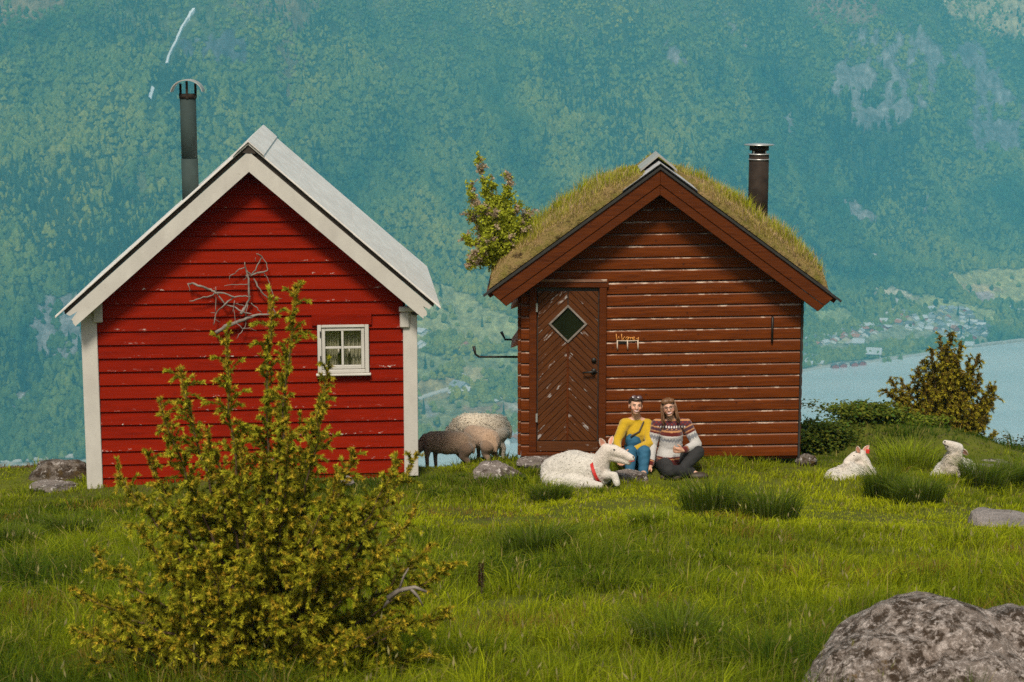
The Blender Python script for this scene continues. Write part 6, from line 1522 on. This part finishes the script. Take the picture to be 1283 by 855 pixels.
rg = np.random.default_rng(77)
def scatter(ylo, yhi, per_m2, half=lambda y: 0.30 * y + 1.2):
    area_w = 2 * half(yhi); k = int(area_w * (yhi - ylo) * per_m2); x = rg.uniform(-area_w / 2, area_w / 2, k); y = rg.uniform(ylo, yhi, k); m = np.abs(x) < half(y); return x[m], y[m]
xs, ys = [], []
for (a, b_, dn) in ((7.6, 11, 3400), (11, 14, 2500), (14, 17, 2000), (17, 21.5, 1700), (21.5, 26, 800)):
    x, y = scatter(a, b_, dn); xs.append(x); ys.append(y)
X, Y = np.concatenate(xs), np.concatenate(ys)
TX, TY = [], []
for (a, b_, dn) in ((7.6, 12, 26), (12, 17, 22), (17, 26, 18)):
    x, y = scatter(a, b_, dn); TX.append(x); TY.append(y)
TX, TY = np.concatenate(TX), np.concatenate(TY); nt_ = len(TX)
th = rg.lognormal(0, 0.38, nt_); tc_ = rg.normal(0, 1, nt_)
# each blade: loose in the sward or part of a tuft
TH = np.ones(len(X)); TCo = np.zeros(len(X)); LX = np.zeros(len(X)); LY = np.zeros(len(X))
tuf = np.nonzero(rg.random(len(X)) < 0.62)[0]
order = np.argsort(TY); TYs = TY[order]
for band in np.arange(7.5, 26.5, 0.25):
    m = tuf[(Y[tuf] >= band) & (Y[tuf] < band + 0.25)]; cand = order[np.searchsorted(TYs, band - 0.1):np.searchsorted(TYs, band + 0.35)]
    if len(m) == 0 or len(cand) == 0: continue
    j = rg.choice(cand, len(m)); g_ = rg.normal(0, 0.055 + 0.02 * np.clip(th[j], 0.5, 2), len(m)), rg.normal(0, 0.055, len(m))
    X[m] = TX[j] + g_[0]; Y[m] = TY[j] + g_[1]; TH[m] = th[j]; TCo[m] = tc_[j]; LX[m] = g_[0] / 0.07; LY[m] = g_[1] / 0.07
Pxy = np.stack([X, Y, np.zeros(len(X))], 1)
keep = np.ones(len(X), bool)
for M4, x0, x1, dpt in ((RM, -1.80, 1.88, DEPTH), (BM_, -1.6, 1.58, BDEPTH)):
    L_ = local_inv(Pxy, M4); keep &= ~((L_[:, 0] > x0) & (L_[:, 0] < x1) & (L_[:, 1] > 0.02) & (L_[:, 1] < dpt))
for (rx, ry, rw, rd) in ROCKSPOTS: keep &= ~((((X - rx) / rw) ** 2 + ((Y - ry) / rd) ** 2) < 0.8)
for (ux, vx, Yx, a_, b_) in ((716, 600, 19.75, 0.40, 0.26), (765, 600, 19.6, 0.14, 0.16), (797, 590, 20.35, 0.20, 0.30), (845, 590, 20.25, 0.32, 0.32), (1066, 603, 20.4, 0.34, 0.16), (1196, 598, 20.75, 0.22, 0.40)):
    cx_ = at(ux, vx, Yx).x; keep &= ~((((X - cx_) / a_) ** 2 + ((Y - Yx) / b_) ** 2) < 1)
X, Y, TH, TCo, LX, LY = X[keep], Y[keep], TH[keep], TCo[keep], LX[keep], LY[keep]; k = len(X); Zg = ground_h(X, Y)
f1 = fbm(X * 0.55 + 3, Y * 0.75, 4); f2 = fbm(X * 1.7 + 30, Y * 1.9, 3); f3 = fbm(X * 0.35 - 8, Y * 0.45 + 4, 3)
graze = smooth01(Y, 14.5, 17.5)                                   # cropped short near the cabins
lawn = np.exp(-(((X - 1.3) / 2.0) ** 2 + ((Y - 17.8) / 1.5) ** 2)) + 0.8 * np.exp(-(((X - 4.2) / 1.8) ** 2 + ((Y - 17.6) / 1.6) ** 2))
hgt = (0.135 - 0.065 * graze) * (1 + 0.85 * f1 + 0.45 * f2) * (1 - 0.45 * np.clip(lawn, 0, 1)) * rg.uniform(0.5, 1.35, k) * TH
hgt = np.clip(hgt, 0.025, 0.34)
wid = np.where(Y < 12, 0.0028, np.where(Y < 16, 0.0036, 0.0048)) * rg.uniform(0.7, 1.4, k)
bright = np.clip(0.36 + 0.7 * f3 + 0.75 * lawn - 0.30 * f1 + 0.24 * TCo - 0.12 * smooth01(-Y, -12, -9), 0, 1)[:, None]
colg = np.array((0.070, 0.122, 0.008)) * (1 - bright) + np.array((0.44, 0.475, 0.010)) * bright
colg = colg * rg.uniform(0.7, 1.3, (k, 1))
heath = (X < -5.7) & (Y > 21.2); colg[heath] = np.array((0.30, 0.19, 0.08)) * rg.uniform(0.6, 1.2, (heath.sum(), 1)); hgt[heath] *= 0.6
dry = rg.random(k) < (0.05 + 0.09 * np.clip(f2, 0, 1)); colg[dry] = np.array((0.42, 0.33, 0.10)) * rg.uniform(0.6, 1.2, (dry.sum(), 1))
rust = (rg.random(k) < 0.35) & (fbm(X * 0.9 + 50, Y * 0.9, 3) > 0.42); colg[rust] = np.array((0.30, 0.19, 0.03))
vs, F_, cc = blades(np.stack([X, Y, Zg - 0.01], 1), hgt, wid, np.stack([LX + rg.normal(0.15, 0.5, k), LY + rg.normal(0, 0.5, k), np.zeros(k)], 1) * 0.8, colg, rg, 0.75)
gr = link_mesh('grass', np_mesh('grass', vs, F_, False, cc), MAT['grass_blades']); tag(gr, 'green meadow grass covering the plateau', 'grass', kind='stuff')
# seed-heads and long dry stalks in the foreground
x, y = scatter(7.8, 17, 9); z = ground_h(x, y); k = len(x); hh = rg.uniform(0.22, 0.48, k)
vs, F_, cc = blades(np.stack([x, y, z], 1), hh, np.full(k, 0.0017), None, np.tile(np.array((0.20, 0.19, 0.05)), (k, 1)) * rg.uniform(0.7, 1.3, (k, 1)), rg, 0.55)
tips_ = vs.reshape(-1, 5, 3)[:, 4]; mids_ = vs.reshape(-1, 5, 3)[:, 2]; dr = unit(tips_ - mids_)
hl = Leaves(); hl.add(tips_ - dr * 0.02, dr, unit(np.cross(dr, rg.normal(0, 1, (k, 3)))), rg.uniform(0.03, 0.06, k), rg.uniform(0.004, 0.007, k), np.array((0.42, 0.36, 0.15)) * rg.uniform(0.7, 1.2, (k, 1))); hl.add(tips_ - dr * 0.02, dr, unit(np.cross(dr, rg.normal(0, 1, (k, 3)))), rg.uniform(0.03, 0.06, k), rg.uniform(0.004, 0.007, k), np.array((0.42, 0.36, 0.15)) * rg.uniform(0.7, 1.2, (k, 1)))
nv = len(vs); st = link_mesh('seed_stalks', np_mesh('seed_stalks', np.concatenate([vs] + hl.V), np.concatenate([F_] + [f + nv for f in hl.F]), False, np.concatenate([cc] + hl.C)), MAT['grass_blades'])
tag(st, 'pale seed heads on thin stalks above the meadow grass', 'grass', kind='stuff')
# tussocks
def tussock(u, v, wpx, hpx, label, seed, col=(0.105, 0.130, 0.018), n_=700):
    p = ghit(u, v); sc = 2300 / (p.y * 1.02); rad = wpx / sc / 2; h_ = hpx / sc; r_ = np.random.default_rng(seed)
    a = r_.uniform(0, 2 * np.pi, n_); q = np.sqrt(r_.uniform(0, 1, n_)) * rad * 0.72; x = q * np.cos(a); y = q * np.sin(a) * 0.7
    lean = np.stack([np.cos(a), np.sin(a), np.zeros(n_)], 1) * (0.35 + 1.0 * q / rad)[:, None] + r_.normal(0, 0.3, (n_, 3)) * np.array([1, 1, 0])
    z = ground_h(x + p.x, y + p.y) - p.z - 0.01
    cc0 = np.array(col) * r_.uniform(0.55, 1.5, (n_, 1)); pale = r_.random(n_) < 0.10; cc0[pale] = np.array((0.26, 0.25, 0.09))
    vs, F_, cc = blades(np.stack([x, y, z], 1), h_ * 1.15 * r_.uniform(0.55, 1.15, n_), np.full(n_, 0.0040 if p.y > 14 else 0.0030), lean, cc0, r_, 0.8)
    o = link_mesh('grass_tussock', np_mesh('grass_tussock', vs, F_, False, cc), MAT['grass_blades'], None, p); tag(o, label, 'tussock')
T = [(890, 645, 95, 50, 'dark grass tussock in front of the woman in the sweater'), (965, 650, 90, 44, 'broad dark tussock right of the one before the seated women'), (690, 628, 66, 26, 'low dark tussock below the white ewe'), (812, 660, 60, 26, 'small flat tussock on the bright lawn below the women'),
     (88, 672, 88, 32, 'dark tussock in the grass below the mossy rock'), (14, 694, 70, 42, 'tall tussock at the left edge below the rocks'), (1108, 625, 60, 44, 'dark tussock just right of the sheep with the ear tag'), (1150, 632, 80, 40, 'tussock between the two resting sheep'), (1232, 612, 70, 40, 'tall tussock right of the sheep with the lifted nose'),
     (1272, 606, 60, 34, 'tussock at the far right edge below the bramble'), (1135, 585, 95, 34, 'bright tussock on the mound behind the resting sheep'), (850, 815, 150, 62, 'large dark tussock in the centre foreground'), (675, 700, 110, 52, 'tussock in mid meadow right of the foreground juniper'),
      ]
for k, (u, v, w_, h_, lab) in enumerate(T): tussock(u, v, w_, h_, lab, 100 + k, (0.30, 0.36, 0.015) if 'bright' in lab else (0.13, 0.18, 0.012))
# brown dock stalk
p = ghit(603, 752); r_ = np.random.default_rng(5); dk = empty('dock_stalk', p, 0, 'dark brown dried dock stalk standing in the meadow grass', 'weed')
MB().tube([(0, 0, -0.02), (0.004, 0, 0.12), (-0.003, 0, 0.26)], [0.006, 0.005, 0.003], 6).build('stem', MAT['twig'], dk, True)
kk = 260; t = r_.uniform(0.10, 0.27, kk); a = r_.uniform(0, 6.28, kk); lv = Leaves(); P_ = np.stack([0.010 * np.cos(a), 0.010 * np.sin(a), t], 1); D2 = unit(np.stack([np.cos(a), np.sin(a), r_.normal(0.2, 0.4, kk)], 1)); S2 = unit(np.cross(D2, r_.normal(0, 1, (kk, 3))))
lv.add(P_, D2, S2, r_.uniform(0.008, 0.02, kk), r_.uniform(0.004, 0.008, kk), np.array((0.06, 0.025, 0.012)) * r_.uniform(0.6, 1.5, (kk, 1))); tag(lv.build('seeds', MAT['leaves'], dk), kind='stuff')
# grass growing on the roof
r_ = np.random.default_rng(90); PP, HH2, CC = [], [], []
for sd in (-1, 1):
    kk = 16000; y = -0.28 + (BDEPTH + 0.5) * r_.uniform(0, 1, kk) ** 1.3; s0 = S0f(sd, y) + 0.02; s_ = s0 + (S1[sd] - 0.02 - s0) * r_.uniform(0, 1, kk); d = np.array([float(turf_top(sd, a, b_)) for a, b_ in zip(s_, y)])
    L_ = np.stack([bax + sd * s_, y, baz - bsl * s_ + 0.005 + d], 1); PP.append(L_)
    nz = fbm(s_ * 3.4 + sd * 9, y * 3.0, 3); edge_ = smooth01(y, -0.25, 0.05)
    HH2.append(np.clip((0.05 + 0.20 * np.clip(nz + 0.15, 0, 1)) * (0.35 + 0.65 * edge_) * (0.22 + 0.78 * smooth01(s_, 0.1, 0.7)) * r_.uniform(0.4, 1.6, kk), 0.015, 0.34))
    g_ = np.clip(0.5 + 1.3 * nz, 0, 1)[:, None] * (0.35 + 0.65 * edge_[:, None]); c_ = np.array((0.52, 0.37, 0.16)) * (1 - g_) + np.array((0.44, 0.45, 0.02)) * g_
    dr = r_.random(kk) < 0.25; c_[dr] = np.array((0.62, 0.43, 0.27)); CC.append(c_ * r_.uniform(0.65, 1.3, (kk, 1)))
PP, HH2, CC = np.concatenate(PP), np.concatenate(HH2), np.concatenate(CC)
vs, F_, cc = blades(PP, HH2, np.full(len(PP), 0.0036), None, CC, r_, 0.8); rgx = link_mesh('roof_grass', np_mesh('roof_grass', vs, F_, False, cc), MAT['grass_blades'], turf_root); tag(rgx, kind='stuff')
